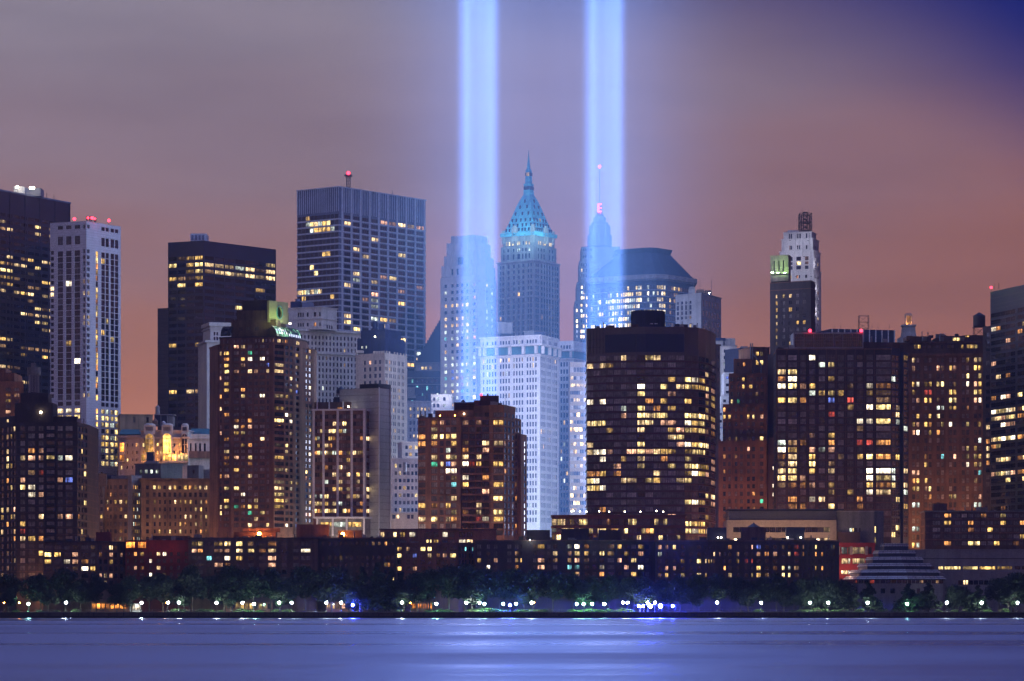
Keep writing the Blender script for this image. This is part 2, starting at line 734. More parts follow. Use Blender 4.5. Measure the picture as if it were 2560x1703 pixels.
    def glow(s, px, y, d, energy, color, size=.5, name='floodlight'):
        """a floodlight at the building, small housing and bulb; some only added to brighten walls"""
        c = P(px, d)
        z = Z(y, d)
        mb = MB()
        mb.box(c.x - .4, c.x + .4, c.y - .3, c.y + .3, z - .5, z - .2)
        o = s.part(mb, name, ['frame_dark'])
        ld = bpy.data.lights.new('bulb', 'POINT')
        ld.energy = energy; ld.color = color; ld.shadow_soft_size = size
        lo = bpy.data.objects.new('bulb', ld)
        col.objects.link(lo)
        lo.parent = o
        lo.location = Vector((c.x, c.y, z + .1)) - Vector(s.base)

    def courses(s, ys, mat, proj=.07, h=1.3):
        """thin projecting courses, one per storey, round the last block"""
        for y in ys:
            s.band(y, y + h, proj, mat, 'string_course')

    def clutter(s, px0, px1, y, d, n, mat='roof', big=9):
        """vents, hatches, pipes and aerials standing on a flat roof"""
        r = s.rng
        for i in range(n):
            x = r.uniform(px0 + 2, px1 - 2)
            dd = d + r.uniform(2, 7)
            q = r.random()
            zb = Z(y, d)
            c = P(x, dd)
            mb = MB()
            if q < .5:
                w, h, t = r.uniform(.5, big * .17), r.uniform(.5, 2.0), r.uniform(.5, 1.4)
                mb.box(c.x - w, c.x + w, c.y - t, c.y + t, zb - .3, zb + h)
                s.part(mb, 'roof_vent', [r.choice([mat, 'concrete', 'steel', 'slate'])])
            elif q < .75:
                h = r.uniform(1.0, 2.6)
                mb.lathe((c.x, c.y), [(.22, zb - .3), (.22, zb + h), (.38, zb + h), (.1, zb + h + .4)], 8)
                s.part(mb, 'vent_pipe', [r.choice(['steel', 'dark_steel'])])
            else:
                h = r.uniform(2.5, 5.5)
                mb.bar((c.x, c.y, zb - .3), (c.x, c.y, zb + h), .07)
                mb.bar((c.x - .7, c.y, zb + h * .85), (c.x + .7, c.y, zb + h * .85), .05)
                s.part(mb, 'aerial', ['dark_steel'])

    def finish(s):
        """windows about ten photo pixels or more across become objects (300 at most), the rest one joined part"""
        big = [w for w in s.wins if max(w[0], w[1]) * F / s.d >= 9.5 and min(w[0], w[1]) * F / s.d >= 3]
        big.sort(key=lambda w: -w[0] * w[1])
        big = big[:s.cap]
        ids = set(id(w) for w in big)
        for w in big:
            wd, h, c, e, n, key, o = w
            nx, nz = o.get('mull', (2, 1))
            me = window_mesh(wd, h, nx, nz, o.get('fr', 'frame_dark'))
            ob = bpy.data.objects.new('window', me)
            col.objects.link(ob)
            ob.parent = s.root
            ob.location = c - Vector(s.base)
            ob.rotation_euler = (0, 0, math.atan2(e.y, e.x))
            ob.material_slots[1].link = 'OBJECT'
            ob.material_slots[1].material = MATS[key]
            NWIN[0] += 1
        rest = [w for w in s.wins if id(w) not in ids]
        if rest:
            mb = MB()
            for wd, h, c, e, n, key, o in rest:
                x, z = wd / 2, h / 2
                a, b = Vector((c.x, c.y)) - e * x, Vector((c.x, c.y)) + e * x
                mb.face([(a.x, a.y, c.z - z), (b.x, b.y, c.z - z), (b.x, b.y, c.z + z), (a.x, a.y, c.z + z)], PANE.index(key))
                nx, nz = o.get('mull', (2, 1))
                fi = len(PANE)
                for i in range(1, nx):
                    m = a + e * wd * i / nx
                    l, r = m - e * .06 + n * .05, m + e * .06 + n * .05
                    mb.hexa([(l.x, l.y, c.z - z), (r.x, r.y, c.z - z), (m.x, m.y, c.z - z)], [(l.x, l.y, c.z + z), (r.x, r.y, c.z + z), (m.x, m.y, c.z + z)], fi)
            s.part(mb, 'window', PANE + [rest[0][6].get('fr', 'frame_dark')], kind='stuff')
        s.wins = []


# ------------------------------------------------------------------ ground, river, air
def make_setting():
    m, k, out = newmat('street')
    pos = k.add('ShaderNodeNewGeometry').outputs['Position']
    n = k.noise(pos, .08, 4)
    principled(k, out, k.ramp(n, [(.3, (.035, .034, .034)), (.7, (.07, .066, .062))]), .9)
    mb = MB()
    mb.box(-3200, 3200, 1300.6, 2300, GZ - 4, GZ)
    tag(mb.build('ground', ['street']), 'dark city ground behind the seawall', kind='structure')

    m, k, out = newmat('water')
    pos = k.add('ShaderNodeNewGeometry').outputs['Position']
    # long, wind-drawn swells and ripples; calmer and rougher lanes run across the river
    big = k.noise(k.mapping(pos, (.012, .05, 1)), 1.0, 4, .6)
    rip = k.noise(k.mapping(pos, (.12, .38, 1)), 1.0, 5, .7)
    lane = k.noise(k.mapping(pos, (.0022, .011, 1), (4, 2, 0)), 1.0, 5, .65)
    mid = k.noise(k.mapping(pos, (.035, .13, 1)), 1.0, 4, .65)
    h = k.math('ADD', k.math('ADD', k.math('MULTIPLY', big, .22), k.math('MULTIPLY', rip, .55)), k.math('MULTIPLY', mid, .8))
    bump = k.add('ShaderNodeBump')
    bump.inputs['Strength'].default_value = .65
    bump.inputs['Distance'].default_value = 1.0
    k.l.new(h, bump.inputs['Height'])
    rough = k.mapr(lane, .35, .65, .22, .52, True)
    gl = k.add('ShaderNodeBsdfGlossy')
    gl.inputs['Color'].default_value = (.58, .64, .88, 1)
    k.put(gl.inputs['Roughness'], rough)
    k.l.new(bump.outputs[0], gl.inputs['Normal'])
    df = k.add('ShaderNodeBsdfDiffuse')
    df.inputs[0].default_value = (.075, .085, .17, 1)
    mx = k.add('ShaderNodeMixShader')
    mx.inputs[0].default_value = .80
    k.l.new(df.outputs[0], mx.inputs[1]); k.l.new(gl.outputs[0], mx.inputs[2])
    k.l.new(mx.outputs[0], out.inputs[0])
    mb = MB()
    mb.face([(-3200, -50, 0), (3200, -50, 0), (3200, 1301.5, 0), (-3200, 1301.5, 0)])
    tag(mb.build('river', ['water']), 'wide river smoothed by the long exposure', kind='structure')

    m, k, out = newmat('air')
    v = k.add('ShaderNodeVolumePrincipled')
    v.inputs['Color'].default_value = (.45, .60, 1.0, 1)
    v.inputs['Density'].default_value = .00009
    v.inputs['Anisotropy'].default_value = 0.0
    k.l.new(v.outputs[0], out.inputs['Volume'])
    m.cycles.homogeneous_volume = True
    mb = MB()
    mb.box(-3300, 3300, -60, 2330, -3, 1420)
    tag(mb.build('haze', ['air']), 'thin night haze over river and city', kind='stuff')


make_setting()


# two columns of searchlight beams rising from behind the waterfront towers: air lit from inside, brightest
# over the hollow square where the lamps stand and thinning outward
def make_beam(px, d, label, half=8.7):
    if 'beam_air' not in MATS:
        m, k, out = newmat('beam_air')
        sp = k.add('ShaderNodeSeparateXYZ')
        k.l.new(k.add('ShaderNodeTexCoord').outputs['Object'], sp.inputs[0])
        ax, ay = k.math('ABSOLUTE', sp.outputs[0]), k.math('ABSOLUTE', sp.outputs[1])
        s_ = k.math('POWER', k.math('ADD', k.math('POWER', ax, 6.0), k.math('POWER', ay, 6.0)), 1 / 6)
        core = k.mapr(s_, half - 4.0, half + 3.6, 1.0, 0.0, True)
        ring = k.math('EXPONENT', k.math('MULTIPLY', k.math('POWER', k.math('DIVIDE', k.math('SUBTRACT', s_, half - 2.6), 2.4), 2.0), -1.0))
        rr = k.math('SQRT', k.math('ADD', k.math('MULTIPLY', ax, ax), k.math('MULTIPLY', ay, ay)))
        fade = k.math('POWER', k.mapr(rr, 4.0, BEAM_R, 1.0, 0.0), 3.4)
        tot = k.math('ADD', k.math('ADD', k.math('MULTIPLY', core, .60), k.math('MULTIPLY', ring, .72)), k.math('MULTIPLY', fade, .13))
        shaft = k.noise(k.mapping(sp.outputs[0].node.inputs[0].links[0].from_socket, (.42, .42, .0012)), 1.0, 1, .5)
        tot = k.math('MULTIPLY', tot, k.mapr(shaft, .3, .7, .72, 1.28))
        e = k.add('ShaderNodeEmission')
        e.inputs[0].default_value = (.150, .345, 1.0, 1)
        k.l.new(k.math('MULTIPLY', tot, .051), e.inputs[1])
        k.l.new(e.outputs[0], out.inputs['Volume'])
        m.cycles.volume_step_rate = BEAM_STEP
    mb = MB()
    mb.lathe((0, 0), [(BEAM_R, 0), (BEAM_R, 1380)], 56)
    o = mb.build('light_beam', ['beam_air'])
    c = P(px, d)
    o.location = (c.x, c.y, GZ + 3.2)
    o.visible_shadow = False      # lit air only adds light, it blocks none
    tag(o, label, 'light beam', 'memorial searchlight beams', 'stuff')


BEAM_STEP, BEAM_R = .4, 100.0
BEAMS = [(1197, 1505, 'blue searchlight beam rising past the pale tower with rows of lit windows'),
         (1512, 1505, 'blue searchlight beam rising past the tower with red letter of lamps on its mast')]
for px, d, lb in BEAMS:
    make_beam(px, d, lb)

# ------------------------------------------------------------------ wall materials
wall_mat('black_glass', (.026, .031, .055), .25, .28, .1, .9)
wall_mat('white_tile', (.80, .80, .84), .05, .55, .05, .4, 1.33)
wall_mat('tan_panel', (.20, .19, .185), .1, .8, .1, .3, 2.2)
wall_mat('aluminium', (.62, .65, .74), .12, .45, .08, .5)
wall_mat('alu_dark', (.20, .22, .32), .15, .5, .1, .5)
wall_mat('limestone', (.50, .45, .41), .16, .85, .16)
wall_mat('pale_stone', (.62, .56, .52), .14, .85, .14)
wall_mat('grey_stone', (.33, .31, .31), .18, .85, .2)
wall_mat('beige_stone', (.52, .43, .35), .16, .85, .16)
wall_mat('white_stone', (.66, .62, .58), .10, .8, .10)
wall_mat('navy_metal', (.022, .028, .085), .25, .5, .35, .5)
wall_mat('slate', (.040, .046, .085), .2, .6, .1, .4)
wall_mat('patina', (.20, .58, .66), .16, .7, .15)
wall_mat('buff_brick', (.30, .225, .165), .34, .9, .32)
wall_mat('tan_brick', (0.318, 0.219, 0.148), .34, .9, .32)
wall_mat('dark_brick', (0.135, 0.082, 0.065), .34, .9, .32)
wall_mat('brown_brick', (0.213, 0.119, 0.083), .34, .9, .32)
wall_mat('red_brick', (.255, .125, .085), .34, .9, .32)
wall_mat('orange_brick', (.27, .125, .070), .34, .9, .32)
wall_mat('black_brick', (0.068, 0.050, 0.049), .25, .85, .2)
wall_mat('red_panel', (.42, .050, .035), .12, .7, .1)
wall_mat('red_wall', (.17, .036, .026), .2, .85, .15)
wall_mat('concrete', (.22, .21, .20), .16, .9, .22)
wall_mat('grey_panel', (.46, .45, .46), .06, .75, .08, .3, 3.0)
wall_mat('white_frame', (.74, .74, .76), .05, .6, .05)
wall_mat('museum_stone', (.30, .285, .29), .14, .85, .15)
wall_mat('sand_panel', (.46, .35, .27), .08, .8, .08)
wall_mat('slab_red', (0.104, 0.036, 0.032), .15, .7, .1)
wall_mat('bronze_glass', (.095, .072, .066), .2, .35, .1, .6)
wall_mat('ochre_panel', (.44, .40, .22), .12, .7, .1)
wall_mat('teal_roof', (.07, .20, .24), .2, .6, .2)
OFFICE = 'wwyyYcd'
HOME = 'wwwyyyoopWd'

Z1 = lambda v: zx(0, v)


# ================================================================== far towers
def far_towers():
    # --- black office slab, far left
    b = Bld('office_tower', 'black glass office slab behind the white gridded tower', -40, 1690)
    r = rw(524, 17.4, 27, 8.5)
    b.vol([(-40, 1690), (176, 1757)], 466, 'black_glass', {0: g(ev(-37, 174, 12, .82), r, lit=.26, clump=1, pal='wwyYdd', dk='nnnk', mull=(4, 1), rec=.1)}, depth=45)
    b.piers(0, [-1, 25, 63, 99, 138, 174], .7, .25, 467, 1100, 'black_glass')
    b.band(466, 470, .3, 'alu_dark', 'parapet')
    b.box(34, 60, 466.5, 486, 1725, 12, 'aluminium', 'rooftop_plant')
    b.box(60, 102, 470, 490, 1728, 12, 'alu_dark', 'rooftop_plant')
    for x in (43, 77, 83): b.lamp(x, 468 if x < 60 else 470, 1722, 'flood_lamp', .8, 'roof_lamp')
    b.mast(117, 483, 497, 1735, r=.2, name='davit_arm'); b.mast(135, 487, 498, 1735, r=.2, name='davit_arm')
    b.finish()

    # --- white gridded tower
    b = Bld('apartment_tower', 'white gridded tower with corner notches and red lights on its roof', 216, 1650)
    o = lambda v: v / 3.137
    top = [(440 + 381 / 3.137, 440 + 410 / 3.137)]
    sq = [(440 + 465 / 3.137, 440 + 532 / 3.137)]
    fl = rw(625, 15, 25, 13.6)
    nt = rw(623, 15, 25, 9.5)
    low = rw(1003, 16.3, 1, 10) + rw(1020, 16.3, 9, 11.5)
    L = g(pc(0, [(450, 494), (515, 560), (582, 628)]), top + sq + fl + low, lit=lambda c, r: (.0 if r < 2 else (.9 if r > 27 else .06)), pal='wyYwW', dk='mmv', mull=(3, 1), rec=.5)
    L += g(pc(0, [(388, 422)]), nt, lit=.05, dk='vk', mull=(2, 1), rec=1.0) + g(pc(0, [(650, 674)]), top + nt, lit=.1, pal='wgyW', dk='k', mull=(1, 1), rec=1.2)
    R = g(pc(0, [(676, 703)]), top + nt, lit=.06, pal='wg', dk='kv', mull=(1, 1), rec=1.2)
    R += g(pc(0, [(751, 768)]), fl + low[1:], lit=.92, pal='yyYo', dk='k', mull=(1, 2), rec=.2)
    R += g(pc(0, [(795, 823), (829, 854), (868, 896), (902, 928)]), top + sq + fl + low, lit=lambda c, r: (.15 if r < 2 else (.75 if r > 27 else .05)), pal='wyYYc', dk='nnnk', mull=(2, 2), rec=.4)
    b.vol([(125, 1659), (216, 1650), (302, 1675)], 552.5, 'white_tile', {0: L, 1: R})
    for x, y in ((186, 547.5), (230, 545), (272, 551.5)): b.lamp(x, y, 1655, r=.8)
    b.mast(218, 542, 553, 1658, 4, 'antenna_frame'); b.mast(226, 541, 554, 1660, 5, 'antenna_frame'); b.mast(238, 544, 556, 1662, 4, 'antenna_frame')
    for x, y in ((220, 545), (237, 547)): b.lamp(x, y, 1654, r=.6)
    b.finish()

    # --- dark tower and its grey neighbour
    b = Bld('office_tower', 'near-black office tower with scattered bands of yellow windows', 509, 1750)
    r = rw(639, 16.7, 27, 10)
    lp = lambda c, q: (.12, .5, .4, .35, .75, .06, .08, .06, .05, .06, .05, .10, .3, .3, .15, .35, .4, .6)[q % 18]
    b.vol([(420, 1760), (509, 1750), (690, 1794)], 601.5, 'black_glass', {0: g(ev(421, 508, 4, .88), r, lit=lp, clump=1, pal='wyyYd', dk='kkn', mull=(6, 1), rec=.1),
                                                                         1: g(ev(511, 689, 7, .90), r, lit=lp, clump=1, pal='wyyYcd', dk='kkn', mull=(6, 1), rec=.1)})
    b.box(476, 516, 584, 602.5, 1765, 14, 'aluminium', 'rooftop_plant')
    for x in (481, 490, 499, 508): b.box(x - 2.6, x + 2.6, 588, 600, 1764.7, 1, 'alu_dark', 'louver')
    b.finish()
    b = Bld('concrete_slab', 'windowless grey concrete slab against the near-black office tower', 394, 1766)
    b.vol([(394, 1772), (420.5, 1768)], 770, 'tan_panel', depth=25)
    b.band(770, 771, .2, 'grey_stone', 'coping')
    b.finish()

    # --- aluminium ribbed tower
    b = Bld('office_tower', 'tall blue-grey office tower with aluminium ribs and a red-lamped mast', 848, 1839)
    r = rw(534, 15.45, 36, 10.8)
    litL = lambda c, q: .95 if q == 2 and 2 < c < 9 or q == 1 and 1 < c < 8 or q == 12 and c < 6 else (.05)
    litR = lambda c, q: .95 if q == 0 and c > 3 else (.9 if q in (12, 13, 14) and c == 3 else (.45 if q in (10, 16) else .17))
    b.vol([(743, 1858), (848, 1839), (1064, 1901)], 465.5, 'alu_dark',
          {0: g(ev(744, 846, 10, .93), r, lit=litL, pal='wyycY', dk='nnnv', mull=(3, 1), rec=.12, fr='frame_grey'),
           1: g(ev(860, 1063, 9, .93), [(a + 1.5, c + 1.5) for a, c in r], lit=litR, pal='wwyYcp', dk='nnnv', mull=(4, 1), rec=.12, fr='frame_grey')})
    for i, (a, c) in enumerate(r):
        b.band(c + .4, c + 4.0, .28, 'aluminium', 'spandrel')
    b.piers(1, [855 + 22.8 * i for i in range(10)], 1.15, .55, 466, 1100, 'aluminium')
    b.piers(0, [743.5 + 5.15 * i for i in range(21)], .32, .30, 466, 528, 'aluminium', 'louver_fin')
    b.piers(1, [860.5 + 22.8 * i + 5.7 * j for i in range(9) for j in range(3)], .32, .30, 466, 529, 'aluminium', 'louver_fin')
    b.band(465.5, 468, .5, 'aluminium', 'parapet')
    b.mast(871, 430, 468, 1860, 9, r=.2); b.mast(871, 438, 441, 1860, 18, 'mast_platform', r=.2); b.lamp(871, 433, 1858, r=1.1)
    b.mast(900, 452, 472, 1865, r=.12); b.mast(981, 476, 486, 1880, r=.2, name='davit_arm')
    b.finish()

    # --- pale stone palazzo office
    b = Bld('stone_office', 'massive pale stone office block with deep cornices beside the round glass dome', 715, 1700)
    w = rw(835, 14.7, 3, 9) + rw(886, 15.2, 9, 9.5)
    b.vol([(700, 1700), (905, 1725)], 823, 'pale_stone', {0: g(ev(722, 902, 20, .42), w, lit=.07, pal='wyoc', dk='nnk', mull=(1, 2), rec=.4)}, depth=40)
    b.band(821, 826, 1.2, 'pale_stone'); b.band(876, 881, .9, 'pale_stone'); b.band(824, 825, 1.5, 'limestone')
    b.vol([(705, 1712), (804, 1704), (842, 1715)], 767, 'pale_stone', {0: g(pc(380, [(1142, 1155), (1160, 1173), (1178, 1190), (1212, 1228), (1268, 1287), (1310, 1322), (1328, 1340)]), [(780, 791), (806, 815)], lit=lambda c, q: .95 if c == 4 and q == 1 else .0, pal='o', dk='nk', rec=.4, mull=(1, 1)),
          1: g(pc(380, [(1370, 1382), (1388, 1400), (1405, 1418)]), [(811, 820)], lit=0, dk='n', rec=.4, mull=(1, 1))}, ybot=823.2)
    b.band(767, 769, .5, 'pale_stone'); b.band(796, 797.5, .4, 'pale_stone')
    b.box(726, 752, 754, 768, 1712, 10, 'navy_metal', 'rooftop_plant'); b.box(755, 782, 756, 769, 1712, 10, 'alu_dark', 'rooftop_plant'); b.cyl(744, 6, 748, 760, 1716, 'alu_dark', 'cooling_drum')
    b.finish()
    # --- narrow white tower end left of the brown tower
    b = Bld('stone_office', 'narrow white stone building end between the near-black and the brown tower', 517, 1660)
    b.vol([(517, 1660), (585, 1664)], 852, 'white_stone', {0: g([(533, 538), (541, 546), (549, 554)], rw(864, 15, 13, 9), lit=.1, dk='nv', rec=.3, mull=(1, 1))}, depth=25)
    b.band(851, 856, .9, 'white_stone')
    b.vol([(526, 1664), (586, 1668)], 808, 'white_stone', {0: g([(534, 538.5), (541, 545.5)], rw(830, 12, 2, 8.5), lit=0, dk='n', rec=.3, mull=(1, 1))}, ybot=852.2, depth=18)
    b.band(806, 815, .8, 'white_stone'); b.band(820, 822, .6, 'white_stone')
    b.finish()

    # --- navy metal crowned gothic block
    b = Bld('gothic_office', 'beige gothic block with battlements under a navy metal penthouse', 962, 1600)
    r = rw(899, 17, 17, 10.5)
    c7 = lambda lst: [(860 + a / 7.465, 860 + c / 7.465) for a, c in lst]
    b.vol([(889, 1612), (962, 1600), (1018, 1622)], 882, 'beige_stone',
          {0: g(c7([(365, 410), (462, 508), (560, 610), (645, 692)]), r, lit=.16, pal='oopy', dk='nvk', mull=(1, 2), rec=.3, fr='frame_brown'),
           1: g(c7([(775, 793), (797, 815), (848, 866), (876, 894), (922, 940), (950, 968), (1003, 1021), (1028, 1046), (1080, 1098), (1106, 1124)]), r, lit=.14, pal='yyow', dk='nvk', mull=(1, 1), rec=.3)})
    for e, xs in ((0, (893, 935, 941, 947, 953, 959)), (1, (966, 973, 986, 993, 1001, 1009, 1015))):
        b.piers(e, xs, 1.0, .25, 877, 884, 'beige_stone', 'merlon')
    b.box(889, 909, 876, 883, 1613, 8, 'beige_stone', 'parapet_block'); b.box(934, 958, 878, 883, 1604, 5, 'beige_stone', 'parapet_block')
    b.vol([(893, 1620), (962, 1609), (1012, 1628)], 843, 'navy_metal', {0: g(c7([(325, 360), (395, 425)]), [(862, 868.5)], lit=1, pal='c', rec=.1, mull=(1, 1))}, ybot=882.2, name='penthouse', roof='navy_metal')
    b.piers(1, [964 + 3.2 * i for i in range(15)], .2, .18, 844, 880, 'navy_metal', 'rib')
    b.vol([(902, 1622), (963, 1612), (1003, 1626)], 823, 'navy_metal', ybot=843.2, name='penthouse', roof='navy_metal')
    b.piers(1, [965 + 3.2 * i for i in range(12)], .2, .18, 824, 843, 'navy_metal', 'rib')
    b.box(946, 960, 808, 823.2, 1624, 8, 'navy_metal', 'rooftop_plant'); b.cyl(937, 6, 804, 823, 1626, 'navy_metal', 'cooling_drum'); b.box(962, 974, 810, 824, 1622, 8, 'alu_dark', 'rooftop_plant')
    b.lamp(937.5, 842, 1612, 'flood_lamp', .35, 'roof_lamp')
    b.finish()

    # --- stepped pyramid roof
    b = Bld('pyramid_office', 'grey stone block under a dark stepped pyramid roof', 1120, 1850)
    def sq(cx, hw, d=1895):
        h = hw * d / F
        c = P(cx, d)
        return [Vector((c.x - h, c.y - h)), Vector((c.x + h, c.y - h)), Vector((c.x + h, c.y + h)), Vector((c.x - h, c.y + h))]
    b.vol([(1016, 1848), (1225, 1848)], 928, 'slate', {0: g(ev(1024, 1100, 6, .4), [(948, 957)] + rw(965, 18, 6, 11), lit=.18, pal='ctw', dk='nk', rec=.3, mull=(1, 1))}, depth=90)
    b.band(944, 946, .8, 'grey_stone'); b.band(960, 962, .6, 'grey_stone')
    b.vol([(1038, 1850), (1215, 1850)], 908, 'grey_stone', {0: g([(1053.5, 1059), (1061, 1067.5), (1073, 1079)], [(917, 924)], lit=1, pal='Yy', rec=.3, mull=(1, 1))}, ybot=928.3, depth=80)
    b.band(906.5, 909, .7, 'grey_stone')
    mb = MB()
    for i in range(22):
        t = i / 22
        mb.prism(sq(1126, 87 * (1 - t) + 1.5), Z(907.5 - 166 * t, 1850), Z(907.5 - 166 * (t + 1 / 22), 1850) - .02)
    b.part(mb, 'roof', ['slate'])
    b.box(1019, 1044, 968, 995, 1844, 4, 'grey_stone', 'wing'); b.box(1037, 1055, 970, 988, 1842, 3, 'navy_metal', 'rooftop_plant')
    b.finish()
    # --- low grey annex
    b = Bld('stone_office', 'small grey stone block below the stepped pyramid roof', 1045, 1700)
    b.vol([(1018, 1700), (1078, 1702)], 1003, 'grey_stone', {0: g(ev(1022, 1077, 6, .5), rw(1018, 17, 8, 10), lit=.5, pal='wyY', dk='nk', rec=.3, mull=(1, 1))}, depth=25)
    b.band(1002, 1005, .5, 'grey_stone')
    b.box(1040, 1062, 990, 1003.5, 1706, 8, 'slate', 'rooftop_plant')
    b.finish()

    # --- fluted pale tower in the first beam
    b = Bld('stone_tower', 'fluted pale stone tower with chamfered stepped top and rows of lit windows', 1170, 1790)
    cs = cw(1080, [178, 265, 330, 393, 460, 550], 34, 5.2275)
    r = rw(706, 16.6, 20, 8.2)
    pat = [".....d", "c.....", ".....o", "yyYyw.", "...... ", "w.wwd.", "wyyww.", "c.ccwd", "tcc.yo", "..w...", "y.....", "cc...c", "ccccwc", "cbcc.d", "tbwdww", "cccdw.", "cyct..", "ccc..W", "cyyw..", "ccc..."]
    pat = [p.replace(' ', '')[:6].ljust(6, '.') for p in pat]
    fr = [(1101, 1806), (1192, 1790), (1214, 1795), (1241, 1816)]
    b.vol(fr, 688, 'white_stone', {0: g(cs, r, lit=pat, dk='vvn', rec=.35, mull=(1, 2)),
                                2: g(cw(1080, [722, 788], 16, 5.2275), r, lit=.6, pal='ccw', dk='vn', rec=.35, mull=(1, 1))}, depth=40)
    tiers = [((1105, 1806), (1192, 1792), (1214, 1797), (1238, 1815), 660, 688.2), ((1111, 1806), (1192, 1794), (1213, 1799), (1234, 1814), 637, 660.2),
             ((1118, 1806), (1191, 1796), (1211, 1801), (1226, 1812), 605, 637.2), ((1129, 1807), (1188, 1799), (1206, 1803), (1218, 1811), 588, 605.2)]
    for i, (p0, p1, p2, p3, y0, y1) in enumerate(tiers):
        f = {}
        if i == 0: f = {0: g([(1128, 1133), (1141, 1146.5)], [(668, 684)], lit=0, dk='n', rec=.5, mull=(1, 1))}
        if i == 1: f = {0: g([(1142, 1158)], [(640, 659)], lit=0, dk='n', rec=1.2, mull=(1, 3))}
        if i == 2: f = {0: g([(1142, 1158)], [(618, 637)], lit=0, dk='n', rec=1.2, mull=(1, 3))}
        b.vol([p0, p1, p2, p3], y0, 'white_stone', f, ybot=y1, depth=28, name='upper_stage')
        b.piers(0, [p0[0] + (p1[0] - p0[0]) * t for t in (.02, .12, .24, .72, .86, .97)], 1.1, .5, y0 - 1.2, y1, 'white_stone', 'buttress')
    b.vol([(1077, 1780), (1130, 1780)], 986, 'white_stone', {0: g([(1083, 1088), (1092, 1098), (1108, 1114)], rw(993, 16.6, 5, 9), lit=.3, pal='cw', dk='n', rec=.3, mull=(1, 1))}, depth=9, name='wing')
    for x_ in (1084, 1104, 1124): b.glow(x_, 983, 1770, 2600, (.80, .80, 1))  # floodlights added only to brighten the pale walls of this tower
    b.finish()

    # --- green pyramid spire tower
    b = Bld('spire_tower', 'stone skyscraper with turquoise copper pyramid roof and needle spire', 1335, 1929)
    zc = lambda *l: [(1080 + a / 3.137, 1080 + c / 3.137) for a, c in l]
    L = zc((527, 545), (548, 565), (590, 608), (632, 650), (670, 688), (706, 724), (748, 762), (768, 784))
    R = zc((812, 822), (826, 838), (856, 868), (876, 888), (896, 908), (918, 930), (942, 954), (960, 972), (978, 990))
    r = rw(657, 14.2, 6, 9) + rw(743, 14.2, 15, 10.5)
    b.vol([(1243.5, 1950), (1335, 1929), (1399, 1957)], 649, 'limestone', {0: g(L, r, lit=.05, pal='ywcc', dk='nnk', rec=.35, mull=(1, 2)), 1: g(R, r, lit=.03, pal='wy', dk='nnk', rec=.12, mull=(1, 2))})
    b.band(648, 651, .5, 'pale_stone', 'string_course'); b.band(738, 742, .4, 'pale_stone', 'string_course')
    b.piers(0, [1080 + v / 3.137 for v in (572, 620, 660, 697, 736, 793)], .7, .3, 652, 1000, 'limestone')
    b.piers(1, [1080 + v / 3.137 for v in (846, 872, 892, 913, 936, 957)], .6, .3, 652, 1000, 'limestone')
    U = [(1252, 1950), (1335, 1935), (1391, 1956)]
    Lu = zc((555, 568), (588, 604), (632, 646), (668, 690), (706, 716), (728, 742), (756, 768))
    b.vol(U, 612, 'grey_stone', {0: g(Lu, [(618, 626), (632, 645)], lit=lambda c, q: .3 if q == 0 else .0, pal='c', dk='nk', rec=.4, mull=(1, 2)),
                                 1: g(zc((830, 842), (852, 864), (874, 888), (918, 930), (942, 956)), [(618, 626), (632, 645)], lit=0, dk='nk', rec=.4, mull=(1, 2))}, ybot=649.2, name='upper_stage')
    V = [(1257, 1952), (1335, 1940), (1386, 1957)]
    b.vol(V, 587, 'grey_stone', {0: g(zc((580, 590), (602, 612), (628, 640), (666, 676), (680, 690), (710, 720), (732, 742), (756, 766)), [(601, 610)], lit=.92, pal='YyY', dk='n', rec=.4, mull=(1, 1)),
                                 1: g(zc((835, 843), (850, 858), (872, 880), (884, 892), (918, 926), (930, 940)), [(601, 610)], lit=.95, pal='YyY', dk='n', rec=.4, mull=(1, 1))}, ybot=612.2, name='upper_stage')
    b.band(579, 588, 1.2, 'patina', 'gutter')
    poly = b.poly
    cen = sum((Vector(p) for p in poly), Vector((0, 0))) / 4
    prof = [(580, 1.0), (567, .88), (551, .755), (532, .62), (513, .495), (497, .37), (479.5, .205), (456, .185), (452.5, .21), (451.5, .14), (417, .115), (414, .07), (384, .022), (367, .004)]
    sc = lambda k: [cen + (Vector(p) - cen) * k for p in poly]
    mb = MB()
    for (y0, k0), (y1, k1) in zip(prof[:7], prof[1:7]):
        mb.prism(sc(k0), Z(y0, 1940), Z(y1, 1940), 0, sc(k1))
    rf = b.part(mb, 'roof', ['patina'])
    mb = MB()
    for (y0, k0), (y1, k1) in zip(prof[6:], prof[7:]):
        mb.prism(sc(k0), Z(y0, 1940), Z(y1, 1940), 0, sc(k1))
    sp = b.part(mb, 'spire', ['patina'])
    # dormers and lantern openings on the two visible roof faces
    for (ya, n, k) in ((571, 9, .92), (559, 6, .82), (546, 5, .72), (529, 3, .60), (512, 2, .49), (497, 1, .37), (428, 3, .125), (463, 4, .19)):
        for e_ in (0, 1):
            p0, p1 = sc(k)[e_], sc(k)[e_ + 1]
            e = (p1 - p0).normalized(); nn = Vector((e.y, -e.x))
            for i in range(n):
                c = p0 + (p1 - p0) * ((i + .5 + b.rng.uniform(-.08, .08)) / n)
                z = Z(ya, 1940)
                q = [c - e * .45 + nn * .45, c + e * .45 + nn * .45, c + e * .45 - nn * 1.2, c - e * .45 - nn * 1.2]
                m2 = MB(); m2.prism(q, z - 1.1, z + .9)
                b.part(m2, 'dormer', ['y' if b.rng.random() < .07 else 'n'])
    for p, e_, w in ((1288, 0, 10), (1333, 0, 5), (1363, 1, 7)):
        b.poly = poly
        b.piers(e_, [p - w * .45, p + w * .45], 1.2, 1.2, 566, 606, 'limestone', 'buttress')
        b.piers(e_, [p], 2.2, .9, 561, 600, 'limestone', 'gable')
